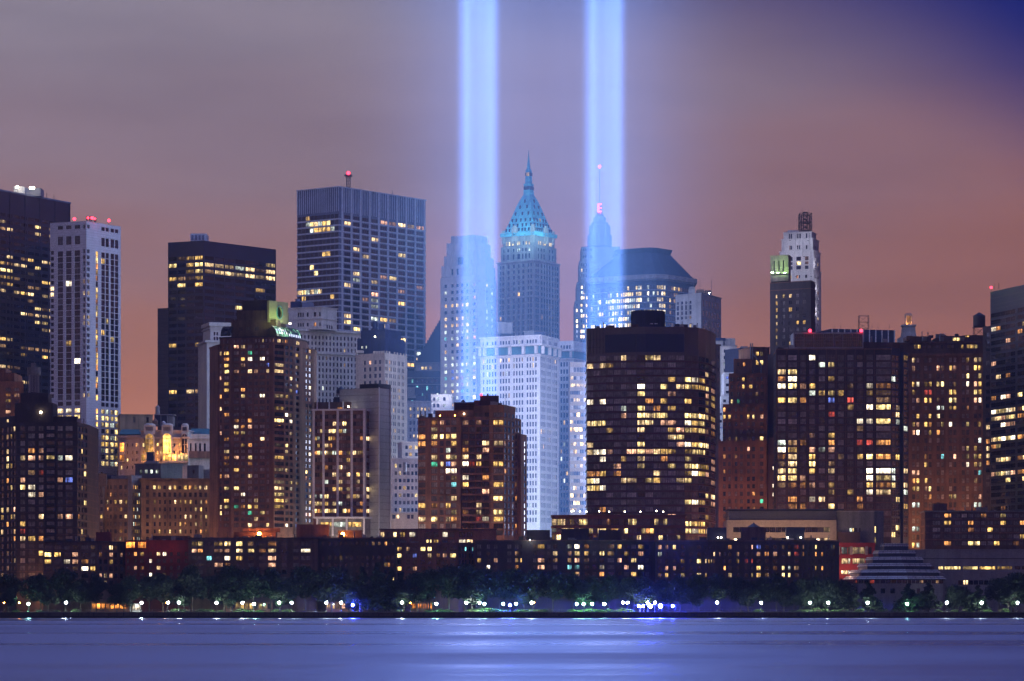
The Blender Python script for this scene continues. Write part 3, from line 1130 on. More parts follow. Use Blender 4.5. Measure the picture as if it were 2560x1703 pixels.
    for x_, d_ in ((1262, 1935), (1285, 1928), (1312, 1922), (1340, 1920), (1360, 1926), (1382, 1938)):
        b.glow(x_, 586, d_, 4600, (.36, .80, 1.0))
    b.piers(0, [1259], 1.6, 1.0, 572, 606, 'limestone', 'turret'); b.piers(1, [1382], 1.6, 1.0, 572, 606, 'limestone', 'turret')
    b.finish()

    # --- blue silhouetted spire tower with lamp letter
    b = Bld('spire_tower', 'slim stepped tower with mast and red letter of lamps inside the beam', 1498, 1950)
    z5 = lambda *l: [(1420 + a / 3.137, 1420 + c / 3.137) for a, c in l]
    b.vol([(1437, 1960), (1560, 1960)], 752, 'grey_stone', {0: g(z5((64, 77), (99, 112), (118, 131), (142, 154)), rw(760, 13, 9, 7.5), lit=.72, pal='wwYyc', dk='n', rec=.3, mull=(1, 1))}, depth=45)
    b.vol([(1442, 1962), (1556, 1962)], 706, 'grey_stone', {0: g(z5((103, 114), (118, 131), (146, 155)), rw(715, 13, 3, 7), lit=.6, pal='wcY', dk='n', rec=.3, mull=(1, 1))}, ybot=752.2, depth=41, name='upper_stage')
    b.vol([(1448, 1964), (1554, 1964)], 652, 'grey_stone', {0: g(z5((103, 113), (118, 128), (138, 150)), rw(658, 14, 3, 8), lit=.2, pal='wY', dk='n', rec=.3, mull=(1, 1))}, ybot=706.2, depth=38, name='upper_stage')
    b.vol([(1453, 1966), (1550, 1966)], 617, 'grey_stone', {0: g(z5((118, 127), (135, 145), (176, 186)), [(612 + 9, 612 + 16), (638, 645)], lit=.2, pal='w', dk='n', rec=.3, mull=(1, 1))}, ybot=652.2, depth=34, name='upper_stage')
    cx, dd = 1499, 1983
    for hw, y0, y1 in ((30, 590, 617.2), (26.5, 566, 590.2), (21, 558, 566.2), (15.5, 545, 558.2), (11, 538, 545.2), (7, 532, 538.2)):
        c = P(cx, dd); h = hw * dd / F
        mb = MB()
        mb.prism([(c.x + h * a, c.y + h * q) for a, q in ((-1, -.6), (-.6, -1), (.6, -1), (1, -.6), (1, .6), (.6, 1), (-.6, 1), (-1, .6))], Z(y1, dd), Z(y0, dd))
        b.part(mb, 'crown_stage', ['grey_stone'])
        if hw > 15:
            mb = MB()
            for i in range(7):
                xx = c.x + h * (-.55 + 1.1 * i / 6)
                mb.box(xx - .35, xx + .35, c.y - h - .5, c.y - h + .3, Z(y1, dd), Z(y0, dd) + .8)
            b.part(mb, 'fin', ['limestone'], kind='stuff')
    c = P(cx, dd)
    b.mast(cx, 416, 532, dd, r=.22)
    b.lamp(cx, 417, dd, r=.8)
    for xx, ya, yb in ((1496.5, 511, 529.5),):
        for i in range(8):
            b.lamp(xx, ya + 2.6 * i, dd - 3, r=.45)
        for yy in (511, 520, 529.2):
            for q in (1499, 1501.5): b.lamp(q, yy, dd - 3, r=.42)
    b.cyl(1499, 4, 509, 533, dd, 'dark_steel', 'lamp_frame', 6)
    b.finish()

    # --- mansard office
    b = Bld('office_tower', 'broad office tower with dark mansard roof and bright ribbon windows', 1640, 1800)
    r = rw(713, 15.3, 10, 9.5)
    lit0 = lambda c, q: (.75 if 3 < c < 22 else .3) if q < 6 else .1
    b.vol([(1474, 1822), (1607, 1802), (1640, 1800), (1666, 1803), (1734, 1826)], 700, 'slate',
          {0: g(ev(1476, 1605, 24, .85), r, lit=lambda c, q: (.15, .5, .72, .62, .6, .5, .6, .2, .1, .1)[q] * (1.35 if c > 7 else .6), pal='YWWYc', dk='nn', rec=.2, mull=(1, 1)),
           1: g(ev(1609, 1638, 4, .7), r, lit=.45, pal='YWc', dk='n', rec=.3, mull=(1, 1)), 2: g(ev(1642, 1664, 4, .85), r, lit=.7, pal='YWY', dk='n', rec=.2, mull=(1, 1)),
           3: g(ev(1668, 1732, 12, .8), r, lit=lambda c, q: .5 if q < 3 else .2, pal='yYd', dk='nn', rec=.2, mull=(1, 1))}, depth=60)
    for a, c in r: b.band(c + .8, c + 3.6, .35, 'alu_dark', 'spandrel')
    b.band(697, 701, .6, 'alu_dark'); b.band(686, 697.2, 2.0, 'grey_stone', 'cornice')
    poly = b.poly
    cen = sum((Vector(p) for p in poly), Vector((0, 0))) / len(poly)
    mb = MB()
    pr = [(686, 1.0), (660, .82), (640, .66), (624, .52), (620, .52), (612, .60)]
    sc = lambda k: [cen + (Vector(p) - cen) * k for p in poly]
    n = 18
    for i in range(n):
        t0, t1 = i / n, (i + 1) / n
        k0, k1 = 1.0 - .50 * t0, 1.0 - .50 * t1
        mb.prism(sc(k0), Z(686 - 63 * t0, 1800), Z(686 - 63 * t1, 1800), 0, sc(k1 + .008))
    b.part(mb, 'roof', ['slate'])
    mb = MB(); mb.prism(sc(.505), Z(624, 1800), Z(612, 1800), 0, sc(.56)); b.part(mb, 'roof_crown', ['slate'])
    b.finish()

    # --- blunt grey block with roof tanks
    b = Bld('stone_office', 'blunt grey stone block with roof tanks beside the mansard office', 1753, 1640)
    z5c = lambda *l: [(1420 + a / 3.137, 1420 + c / 3.137) for a, c in l]
    r = [(750, 757), (760, 772), (775, 784), (788, 795), (808, 816)] + rw(824, 16, 3, 9)
    b.vol([(1689, 1652), (1753, 1640), (1803, 1668)], 733, 'grey_stone', {0: g(z5c((852, 870), (886, 902), (918, 934), (952, 968)), r, lit=lambda c, q: .95 if c == 3 and q in (3, 4) else .04, pal='yY', dk='nv', rec=.3, mull=(1, 2)),
           1: g(z5c((1060, 1070), (1083, 1093), (1105, 1115), (1128, 1138), (1150, 1160), (1172, 1182)), [(748, 765), (775, 790)] + rw(797, 16, 5, 12), lit=.03, dk='nv', rec=.08, mull=(1, 2))})
    b.band(732, 734, .4, 'grey_stone', 'coping')
    b.box(1722, 1738, 722, 734, 1655, 6, 'grey_stone', 'rooftop_plant'); b.box(1742, 1760, 724, 733.5, 1660, 6, 'dark_brick', 'rooftop_plant'); b.box(1762, 1779, 726, 738, 1660, 6, 'dark_brick', 'rooftop_plant')
    b.mast(1750, 704, 733, 1652, r=.1); b.mast(1779, 700, 738, 1655, r=.1); b.lamp(1773, 734, 1652, 'white_lamp', .25, 'satellite_dish')  # dish drawn as a glowing ball, its brightness put in as emission
    b.finish()
    b = Bld('roof_tank', 'squat grey water tank on the blunt grey stone block', 1730, 1656, 'water tank', z=Z(722, 1655) + .02)
    b.cyl(1730, 8, 717, 722 - .1, 1658, 'grey_stone', 'tank', 18, [(1, 0), (1, .7), (.3, 1)])
    b.finish()

    # --- little ones in the gap
    b = Bld('stone_office', 'pale box building with a blue roof between the grey block and brick setbacks', 1810, 1600)
    b.vol([(1775, 1600), (1812, 1600)], 846, 'grey_stone', None, depth=25, roof='navy_metal'); b.band(845, 852, .3, 'navy_metal', 'roof_edge')
    b.vol([(1806, 1594), (1842, 1594)], 865, 'pale_stone', {0: g([(1809.5, 1814.5), (1824, 1827)], rw(874, 16, 4, 8), lit=.2, pal='c', dk='nk', rec=.3, mull=(1, 1))}, depth=24)
    b.box(1808, 1838, 846, 865.2, 1600, 14, 'grey_stone', 'rooftop_plant'); b.band(864, 866, .3, 'grey_stone', 'coping')
    b.finish()
    b = Bld('stepped_block', 'small white block stepping down like stairs beside the brick setbacks', 1812, 1540)
    for i, (a, c, y) in enumerate(((1810, 1836, 931), (1803, 1836, 989), (1793, 1836, 1022), (1789, 1836, 1071))):
        b.vol([(a, 1540 - i * 1.5), (c, 1540 - i * 1.5)], y, 'white_frame', {0: g([(a + 5, a + 12)], rw(y + 10, 18, 3 if i < 3 else 1, 7), lit=.3, pal='cb', dk='nb', rec=.2, mull=(1, 1))}, depth=20 + i * 1.5, ybot=None, name='stage')
    b.finish()
    b = Bld('small_tower', 'narrow blue-lit plant tower behind the orange brick setbacks', 1862, 1580)
    b.vol([(1850, 1580), (1876, 1583)], 870, 'slate', None, depth=14); b.box(1852, 1870, 866, 870.3, 1583, 6, 'steel', 'rooftop_plant'); b.piers(0, [1855, 1869], .35, .3, 874, 930, 'white_frame', 'pipe')
    b.finish()

    # --- white tapered tower on the right with lattice
    b = Bld('stone_tower', 'white tapering stone tower with arched windows and a lattice mast frame', 2000, 1880)
    z6 = lambda *l: [(1780 + a / 3.137, 1780 + c / 3.137) for a, c in l]
    T = [(([(1943, 1890), (2034, 1880), (2053, 1900)]), 673, None, z6((612, 630), (660, 676), (682, 697), (730, 746), (752, 768)), [(686, 694)] + rw(708, 16, 8, 9)),
         (([(1949, 1890), (2034, 1881), (2051, 1899)]), 626, 673.2, z6((614, 632), (660, 698), (728, 768)), [(640, 650), (653, 660), (663, 672)]),
         (([(1954, 1890), (2032, 1883), (2047, 1898)]), 596, 626.2, z6((604, 610), (613, 628), (667, 676), (681, 692), (736, 746), (750, 760)), [(612, 622)]),
         (([(1959, 1890), (2029, 1885), (2040, 1897)]), 580, 596.2, z6((602, 612), (616, 628), (668, 678), (684, 696), (736, 746), (752, 764)), [(583, 595)])]
    for i, (pts, y0, y1, cs, rs) in enumerate(T):
        b.vol(pts, y0, 'white_stone', {0: g(cs, rs, lit=(.45, .5, .2, 0)[i], pal='wpYo', dk='nn', rec=.4, mull=(1, 1)), 1: g(z6((805, 815), (828, 836)), rs, lit=.15, pal='wo', dk='n', rec=.4, mull=(1, 1))}, ybot=y1, name='wall' if i == 0 else 'upper_stage')
        b.band(y0 - 1, y0 + 1, .4, 'white_stone', 'coping')
        b.piers(0, [pts[0][0] + (pts[1][0] - pts[0][0]) * t for t in (.03, .15, .42, .66, .88, .98)], 1.0, .4, y0, y1 or 900, 'white_stone', 'buttress')
    b.box(1970, 1997, 576, 580.3, 1892, 12, 'white_stone', 'rooftop_plant')
    for w_, y_ in ((30, 535), (20, 538), (10, 531)):
        b.mast(2013, y_, 578, 1896, w_, 'lattice_frame', r=.28)
    for x_, y_, d_ in ((1948, 690, 1878), (1990, 690, 1870), (2028, 690, 1868), (1960, 640, 1880), (2010, 640, 1872), (2046, 660, 1880), (2050, 720, 1884), (2052, 780, 1884), (1975, 600, 1878), (2020, 600, 1876)):
        b.glow(x_, y_, d_, 1100, (.74, .76, 1))
    b.mast(2005, 520, 540, 1892, r=.1); b.mast(2022, 522, 540, 1892, r=.1)
    b.finish()

    # --- dark brick tower with green floodlit top
    b = Bld('brick_tower', 'dark brick tower whose top stage is floodlit green', 1990, 1520)
    r = rw(732, 17, 32, 9.5)
    def lt(c, q):
        if c == 0: return .9
        return .95 if (c, q) in ((1, 0), (2, 0), (3, 4), (4, 4), (2, 7), (1, 8), (2, 8), (2, 2)) else .02
    b.vol([(1925, 1532), (2027, 1520), (2038, 1531)], 702, 'black_brick', {0: g(z6((499, 512), (550, 573), (602, 627), (657, 680), (711, 734)), r, lit=lt, pal='Yyw', dk='mmvk', rec=.3, mull=(2, 2))})
    b.band(701, 703, .3, 'brown_brick', 'coping'); b.band(720, 721.5, .2, 'brown_brick', 'string_course')
    b.vol([(1926, 1533), (1971, 1528), (1977, 1536)], 638, 'buff_brick', {0: g(z6((483, 492), (520, 529), (556, 566)), [(650, 678)], lit=0, dk='k', rec=.4, mull=(1, 1))}, ybot=702.2, name='top_stage')
    b.band(637, 639, .3, 'buff_brick', 'coping')
    b.box(1926, 1971, 686, 689, 1528, 1.5, 'dark_brick', 'ledge', -4)
    b.finish()
    mlt = lamp_mat('green_flood', (.45, 1, .36), 330)
    for x in (1931, 1945, 1962):
        t = Bld('roof_floodlight', 'green floodlight on the ledge of the dark brick tower', x, 1526, 'floodlight', 'floodlights on the dark brick tower', z=Z(686, 1528) + .02)
        c = P(x, 1526.2)
        mb = MB(); mb.box(c.x - .6, c.x + .6, c.y - .3, c.y + .3, Z(686, 1528) + .02, Z(686, 1528) + .5); t.part(mb, 'housing', ['frame_dark'])
        mb = MB(); mb.box(c.x - .5, c.x + .5, c.y - .25, c.y + .25, Z(686, 1528) + .52, Z(686, 1528) + .62); t.part(mb, 'lens', ['green_flood'])

    # --- low blue roofs and lit lantern
    b = Bld('metal_shed', 'blue ribbed metal roof storey with white piers and an open frame', 2160, 1790)
    b.vol([(2078, 1790), (2237, 1800)], 822, 'slate', None, depth=30)
    b.piers(0, [2080 + 15.6 * i for i in range(11)], .55, .4, 822.5, 870, 'white_frame')
    b.mast(2159, 790, 822, 1800, 24, 'open_frame', r=.15)
    for x in (2087, 2102, 2180, 2195, 2224): b.mast(x, 810, 822, 1798, r=.12)
    b.finish()
    b = Bld('lantern_tower', 'stone pyramid cupola with an orange lit lantern on top', 2271, 1760)
    def st(hw, y0, y1, mat, nm, hw2=None):
        c = P(2271, 1775); h = hw * 1775 / F; h2 = (hw2 or hw) * 1775 / F
        mb = MB(); mb.prism([(c.x - h, c.y - h), (c.x + h, c.y - h), (c.x + h, c.y + h), (c.x - h, c.y + h)], GZ if y1 is None else Z(y1, 1775), Z(y0, 1775), 0,
                            [(c.x - h2, c.y - h2), (c.x + h2, c.y - h2), (c.x + h2, c.y + h2), (c.x - h2, c.y + h2)])
        b.part(mb, nm, [mat])
    st(26, 846, None, 'grey_stone', 'wall'); st(19, 826, 846.2, 'grey_stone', 'stepped_roof', 15); st(16.5, 817, 826.2, 'grey_stone', 'gallery', 14); st(17.5, 813, 817.2, 'grey_stone', 'balustrade')
    for sx in (-1, 1):
        for sy in (-1, 1):
            c = P(2271, 1775); h = 6.8 * 1775 / F
            mb = MB(); mb.lathe((c.x + sx * h, c.y + sy * h), [(.42, Z(813, 1775)), (.36, Z(790, 1775))], 8); b.part(mb, 'column', ['grey_stone'])
    b.glow(2271, 809, 1771.5, 1500, (1, .4, .1)); st(3.6, 791, 813.2, 'o', 'lantern'); st(9, 787, 790.5, 'grey_stone', 'lantern_roof'); st(7, 784.5, 787.2, 'grey_stone', 'lantern_cap')
    b.finish()


far_towers()


# ================================================================== waterfront towers
def zz(o, *l, s=3.137):
    return [(o + a / s, o + c / s) for a, c in l]


def near_towers():
    # --- tan block at the left edge
    b = Bld('brick_block', 'stepped orange-tan brick block at the foot of the black glass slab', 20, 1500)
    b.vol([(-20, 1500), (59, 1503)], 953, 'orange_brick', {0: g(zz(0, (45, 85), (112, 152)), rw(969, 14, 6, 8.5), lit=.35, pal='oyp', dk='mv', rec=.3, mull=(2, 1))}, depth=30)
    b.box(-20, 36, 932, 953.2, 1503, 24, 'orange_brick', 'upper_stage'); b.box(-20, 14, 920, 932.2, 1505, 18, 'orange_brick', 'upper_stage')
    b.finish()

    # --- dark brick tower with drum
    b = Bld('apartment_tower', 'dark brick apartment tower with a ringed drum on its roof', 193, 1365)
    r = rw(1065, 18.35, 21, 12.5)
    lit_m = ["......", "......", "......", ".op...", "wpp.YcW"[:6], "......", ".dr...", "p...pb", "YW....", ".Wp...", "......", "......", "..w.pp", "y.....", "r.....", "wyo...", "....o.", "..y...", "......", "......", "......"]
    lit_m[4] = 'wppYcW'
    b.vol([(-30, 1392), (41, 1366), (193, 1364), (221, 1385)], 1055, 'black_brick',
          {0: g(zz(0, (5, 27), (48, 68), (78, 95), (104, 120)), r, lit=.3, pal='wopyYd', dk='kmk', rec=.25, mull=(1, 1)),
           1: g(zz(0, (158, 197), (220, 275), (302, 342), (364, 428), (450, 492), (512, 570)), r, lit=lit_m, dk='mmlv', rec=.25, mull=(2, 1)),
           2: g(zz(0, (612, 628), (640, 652), (660, 682)), r, lit=.3, pal='oyYd', dk='kkn', rec=.25, mull=(1, 1))}, depth=34)
    b.courses([1079.6 + 18.35 * i for i in range(20)], 'dark_brick')
    b.clutter(140, 215, 1055, 1370, 8)
    b.piers(1, zz(0, (358, 432))[0], .3, .6, 1062, 1440, 'black_brick', 'balcony_fin')
    for i in range(20):
        a, c = zz(0, (362, 430))[0]
        b.box(a, c, 1065 + 18.35 * i + 9.5, 1065 + 18.35 * i + 13.5, 1363.4, .9, 'frame_dark', 'balcony')
    b.vol([(-30, 1394), (40, 1372)], 1040, 'black_brick', {0: g(zz(0, (50, 68), (120, 135)), [(1046, 1054)], lit=.9, pal='wo', dk='k', rec=.2, mull=(1, 1))}, ybot=1066, depth=20, name='left_stage')
    b.box(37, 132, 1007, 1055.2, 1370, 14, 'black_brick', 'penthouse'); b.box(51, 120, 983, 1007.2, 1372, 11, 'black_brick', 'penthouse')
    b.cyl(85, 12, 938, 983.2, 1378, 'slate', 'drum', 24)
    for i in range(10):
        a = math.pi * (1 + (i + .5) / 10); c = P(85, 1378); rr = 12 * 1378 / F + .12
        mb = MB(); mb.bar((c.x + rr * math.cos(a), c.y + rr * math.sin(a), Z(982, 1378)), (c.x + rr * math.cos(a), c.y + rr * math.sin(a), Z(938, 1378)), .22); b.part(mb, 'fin', ['steel'])
    b.cyl(85, 17, 919, 938.1, 1378, 'concrete', 'drum_ring', 28); b.cyl(84, 6.5, 908, 919.1, 1378, 'concrete', 'drum_cap', 16)
    b.box(134, 192, 1041, 1055.3, 1372, 4, 'black_brick', 'roof_garden_wall')
    b.lamp(102, 1031, 1369.3, 'flood_lamp', .5, 'wall_lamp')
    b.finish()

    # --- lit beaux-arts block and what stands round it
    b = Bld('brick_block', 'plain tan brick block behind the golden floodlit facade', 340, 1640)
    b.vol([(300, 1640), (382, 1643)], 1036, 'tan_brick', {0: g([(333, 339), (366, 372)], [(1042, 1056)], lit=0, dk='vk', rec=.3, mull=(1, 1))}, depth=25); b.band(1035.5, 1037, .3, 'tan_brick', 'coping')
    b.cyl(394, 6, 1013, 1036.4, 1652, 'grey_stone', 'cupola', 8, [(1, 0), (.9, .7), (1.3, .72), (.5, .9), (.1, 1)])
    b.finish()
    b = Bld('ornate_hotel', 'ornate pale facade with arches floodlit gold under a green copper roof', 400, 1570)
    q = lambda *l: [(290 + a / 7.84, 290 + c / 7.84) for a, c in l]
    r = [(1108, 1116), (1127, 1135), (1146, 1153), (1164, 1172)]
    b.vol([(296, 1580), (353, 1574)], 1094, 'pale_stone', {0: g(q((95, 120), (205, 235), (315, 333), (385, 405), (415, 432)), r, lit=.35, pal='ooYd', dk='kv', rec=.4, mull=(1, 2))}, depth=30, name='left_wing')
    b.band(1088, 1094.2, .8, 'pale_stone')
    b.vol([(352, 1572), (470, 1569)], 1077, 'pale_stone', {0: g(q((520, 553), (800, 828), (868, 895), (1125, 1160), (1228, 1255)), r, lit=.4, pal='yYo', dk='kv', rec=.4, mull=(1, 2))}, depth=34, name='centre_block')
    b.band(1093, 1097, .9, 'pale_stone'); b.band(1075, 1078, .5, 'pale_stone')
    b.vol([(469, 1572), (560, 1576)], 1086, 'pale_stone', {0: g(q((1450, 1482), (1545, 1580), (1630, 1668), (1722, 1760)), [(1108, 1128)], lit=.4, pal='yYc', dk='k', rec=.5, mull=(1, 3))}, depth=30, name='right_wing')
    b.band(1085, 1097, .6, 'pale_stone'); b.band(1128, 1146, 1.0, 'brown_brick', 'balcony'); b.band(1100, 1101, .3, 'pale_stone', 'string_course')
    for a, c, y in ((296, 352, 1072), (470, 560, 1070)):
        mb = MB(); p0, p1 = P(a, 1578), P(c, 1578)
        mb.prism([p0, p1, p1 + Vector((0, 26)), p0 + Vector((0, 26))], Z(1086, 1578), Z(y, 1578), 0, [p0 + Vector((1, 6)), p1 + Vector((-1, 6)), p1 + Vector((-1, 20)), p0 + Vector((1, 20))])
        b.part(mb, 'copper_roof', ['teal_roof'])
    # arched bays: gold-lit recess with surround, lunette tower above
    def arch(cxp, wpx, ytop, ybot, lit):
        c = P(cxp, 1569.5); w = wpx * 1569 / F / 2; z0, z1 = Z(ybot, 1569), Z(ytop, 1569)
        sp = z1 - w
        mb = MB(); n = 10
        pts = [(w * math.cos(math.pi * i / n), sp + w * math.sin(math.pi * i / n)) for i in range(n + 1)] + [(-w, z0), (w, z0)]
        mb.face([(c.x + a, c.y - 1.05, z) for a, z in pts])
        f = b.part(mb, 'arched_window', ['G' if lit else 'k'])
        mb = MB()
        outer = [(1.22 * a, sp + (z - sp) * 1.22 if z > sp else z) for a, z in pts]
        m = len(pts)
        for i in range(m - 2):
            for y0_, y1_, P0, P1, Q0, Q1 in ((0, 0, pts[i], pts[i + 1], outer[i], outer[i + 1]),):
                mb.hexa([(c.x + P0[0], c.y - 1.3, P0[1]), (c.x + P1[0], c.y - 1.3, P1[1]), (c.x + Q1[0], c.y - 1.3, Q1[1]), (c.x + Q0[0], c.y - 1.3, Q0[1])],
                        [(c.x + P0[0], c.y + .1, P0[1]), (c.x + P1[0], c.y + .1, P1[1]), (c.x + Q1[0], c.y + .1, Q1[1]), (c.x + Q0[0], c.y + .1, Q0[1])])
        for sgn in (-1, 1):
            xa, xb = sorted((c.x + sgn * w, c.x + sgn * w * 1.22))
            mb.box(xa, xb, c.y - 1.3, c.y + .1, z0, sp)
        b.part(mb, 'arch_surround', ['pale_stone'])
        mb = MB()
        mb.box(c.x - .1, c.x + .1, c.y - 1.2, c.y - 1.06, z0, z1 - .3); mb.box(c.x - w, c.x + w, c.y - 1.2, c.y - 1.06, sp - .5, sp - .2); mb.box(c.x - w, c.x + w, c.y - 1.2, c.y - 1.06, (z0 + sp) / 2 - .1, (z0 + sp) / 2 + .1)
        b.part(mb, 'glazing_bar', ['pale_stone'])
        # louvred lunette tower
        z2, z3 = Z(1080, 1569), Z(1064, 1569)
        mb = MB(); mb.box(c.x - w * 1.35, c.x + w * 1.35, c.y - .9, c.y + 3, Z(1086, 1569), z3); b.part(mb, 'dormer_tower', ['pale_stone'])
        for i in range(6):
            mb = MB(); xx = c.x + w * (-.75 + 1.5 * i / 5); mb.box(xx - .14, xx + .14, c.y - 1.0, c.y - .6, Z(1077, 1569), Z(1068, 1569)); b.part(mb, 'louver', ['frame_dark'])
        mb = MB(); mb.lathe((c.x, c.y + 1), [(w * 1.5, z3 + .01), (w * 1.3, z3 + .7), (w * .8, z3 + 1.1)], 12); b.part(mb, 'dormer_cap', ['pale_stone'])
    arch(374, 20, 1085, 1131, True); arch(418, 20, 1084, 1133, True); arch(462, 12, 1085, 1133, False)
    b.vol([(352, 1570.2), (365, 1570)], 1136, 'pale_stone', {0: g([(353, 363.5)], [(1137, 1152)], lit=1, pal='G', rec=.2, mull=(2, 2))}, ybot=1156, depth=1.5, name='lit_bay')
    b.vol([(407, 1568.6), (471, 1567.4)], 1135, 'pale_stone', {0: g([(408, 427), (429.5, 440), (446, 457), (458.5, 470)], [(1136.5, 1152)], lit=1, pal='GGY', rec=.2, mull=(3, 2))}, ybot=1157, depth=1.5, name='lit_bay')
    b.vol([(297, 1576), (311, 1575)], 1105, 'pale_stone', {0: g([(299, 310)], [(1107, 1130), (1138, 1152)], lit=1, pal='OG', rec=.2, mull=(2, 3))}, ybot=1156, depth=5, name='lit_bay')
    for x_, y_, e_ in ((303, 1150, 1300), (358, 1150, 1000), (374, 1135, 1300), (418, 1135, 1300), (448, 1133, 1500), (468, 1120, 700)):
        b.glow(x_, y_, 1565.5, e_, (1, .36, .06))
    b.box(386, 419, 1038, 1064, 1580, 8, 'slate', 'cooling_plant'); b.box(419, 433, 1040, 1064, 1580.3, 8, 'concrete', 'cooling_plant'); b.box(385, 436, 1035.5, 1037.8, 1579.5, 9, 'steel', 'plant_frame'); b.piers(1, [], .2, .2, 1, 2, 'steel')
    for x in (386, 402, 418): b.box(x - .7, x + .7, 1037.8, 1064, 1579.2, .4, 'steel', 'plant_frame')
    b.cyl(388, 7, 1046, 1064, 1577, 'brown_brick', 'roof_tank', 14, [(1, 0), (1, .6), (.2, 1)])
    c = P(409, 1576)
    mb = MB(); mb.lathe((c.x, c.y), [(.1, Z(1057, 1576) - .9), (.9, Z(1057, 1576) - .35), (.95, Z(1057, 1576) + .35), (.1, Z(1057, 1576) + .9)], 12); b.part(mb, 'satellite_dish', ['white_frame'])
    b.finish()

    b = Bld('brick_block', 'low dark roof block with four greenish lit windows', 390, 1528)
    b.vol([(338, 1528), (402, 1526), (456, 1533)], 1160, 'concrete', {0: g(q((462, 515), (563, 618), (667, 722), (775, 830)), [(1174, 1184)], lit=1, pal='c', rec=.2, mull=(1, 1)), 1: []}, depth=20)
    b.band(1159, 1162, .3, 'concrete', 'coping'); b.box(364, 394, 1152, 1160.2, 1532, 6, 'steel', 'rooftop_plant'); b.box(366, 384, 1130, 1152, 1536, 6, 'slate', 'rooftop_plant')
    b.finish()
    b = Bld('brick_block', 'pale roof house with one door behind the corniced brown block', 488, 1500)
    b.vol([(468, 1510), (497, 1507), (509, 1513)], 1163, 'concrete', {0: g([(481, 486)], [(1175, 1184)], lit=0, dk='k', rec=.2, mull=(1, 1))}); b.box(503, 530, 1174, 1215, 1516, 8, 'grey_stone', 'annex')
    b.finish()
    b = Bld('deco_block', 'tan deco brick block with crenellated tower corner and lit side strips', 257, 1490)
    r = rw(1213, 18.4, 9, 10)
    b.vol([(218, 1494), (257, 1489), (262, 1493)], 1184, 'buff_brick', {0: g(zz(0, (732, 757), (786, 805)), r, lit=.22, pal='wy', dk='vmk', rec=.25, mull=(1, 2))}, depth=22, name='tower_corner')
    b.piers(0, [219, 226, 240, 255], .8, .3, 1180, 1240, 'buff_brick', 'pilaster')
    b.vol([(256, 1494), (330, 1492)], 1198, 'tan_brick', {0: g(zz(0, (838, 852), (862, 876), (895, 915), (935, 957), (975, 997)), r, lit=.25, pal='wyo', dk='vmm', rec=.25, mull=(1, 2))}, depth=26)
    b.band(1197, 1199, .3, 'buff_brick', 'coping')
    b.vol([(329, 1491), (354, 1497)], 1188, 'grey_stone', {0: g(zz(0, (1046, 1056), (1062, 1070), (1076, 1084), (1090, 1098)), r, lit=.9, pal='ycyo', dk='k', rec=.25, mull=(1, 2))}, depth=26, name='side_wing')
    b.box(240, 266, 1184, 1216, 1484, 2, 'buff_brick', 'chimney_breast'); b.box(245, 290, 1188, 1198.2, 1498, 8, 'slate', 'rooftop_plant')
    b.finish()
    b = Bld('corniced_block', 'brown brick office block with toothed cornice and rows of small windows', 440, 1480)
    r = [(1214, 1223), (1231, 1242)] + rw(1250, 18.4, 6, 10)
    b.vol([(353, 1480), (560, 1484)], 1197, 'tan_brick', {0: g(zz(0, (1146, 1168)), r, lit=.02, dk='vk', rec=.25, mull=(1, 2)) + g(cw(0, [1210 + 40.4 * i for i in range(13)], 21), r, lit=lambda c, q_: (.75, .03, .35, .25, .5, .45, .5, .2)[q_], pal='yyYwo', dk='kkv', rec=.3, mull=(1, 2))}, depth=34)
    b.band(1196, 1199, 1.3, 'tan_brick')
    b.piers(0, [355 + 4.6 * i for i in range(40)], .38, 1.0, 1199.3, 1202, 'tan_brick', 'bracket')
    b.band(1202.5, 1204, .5, 'buff_brick', 'string_course'); b.band(1243.5, 1245.5, .6, 'buff_brick', 'string_course')
    b.piers(0, [383.3 + 12.88 * i for i in range(14)], .5, .22, 1246, 1350, 'tan_brick', 'pilaster')
    for i in range(14): b.box(353.2, 355.6, 1206 + 9 * i, 1210 + 9 * i, 1479.8, .5, 'buff_brick', 'quoin')
    b.finish()

    # --- big brown tower with oculus and glass domes
    b = Bld('apartment_tower', 'tall brown brick apartment tower with oculus gable and glass dome', 640, 1400)
    v = lambda *l: [(440 + a / 3.137, 440 + c / 3.137) for a, c in l]
    r = rw(861, 15.42, 30, 9)
    def lit7(c, q_): return .32 if q_ > 18 else .22
    main = [(524, 1422), (545, 1408), (576, 1402), (577, 1406), (645, 1404), (646, 1400), (684, 1398), (688, 1399), (710, 1403), (729, 1410), (745, 1418), (746, 1421), (758, 1424), (759, 1420), (786, 1434)]
    dk = 'mmlv'
    b.vol([(524, 1424), (545, 1408), (577, 1404), (646, 1402), (684, 1400), (711, 1405), (735, 1412), (760, 1424), (786, 1434)], 859, 'brown_brick',
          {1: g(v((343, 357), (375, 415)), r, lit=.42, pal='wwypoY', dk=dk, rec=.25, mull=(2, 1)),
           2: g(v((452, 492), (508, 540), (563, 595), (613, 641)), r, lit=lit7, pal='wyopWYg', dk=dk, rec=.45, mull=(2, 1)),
           3: g(v((656, 695), (710, 729)), r, lit=.16, pal='wYWb', dk=dk, rec=.25, mull=(2, 1)),
           4: g(v((773, 846)), r, lit=lambda c, q_: .9 if q_ in (3, 4, 6, 10, 22, 23, 24, 25, 26) else .05, pal='Yyw', dk='nnk', rec=.15, mull=(5, 2)),
           5: g(v((858, 882), (893, 915)), r, lit=.30, pal='yYwW', dk='kvn', rec=.25, mull=(1, 2)),
           6: g(v((940, 966)), r, lit=.3, pal='oywb', dk='kn', rec=.6, mull=(2, 1)),
           7: g(v((1017, 1034), (1043, 1062)), r, lit=.18, pal='yowY', dk='vmk', rec=.25, mull=(1, 2))}, depth=16)
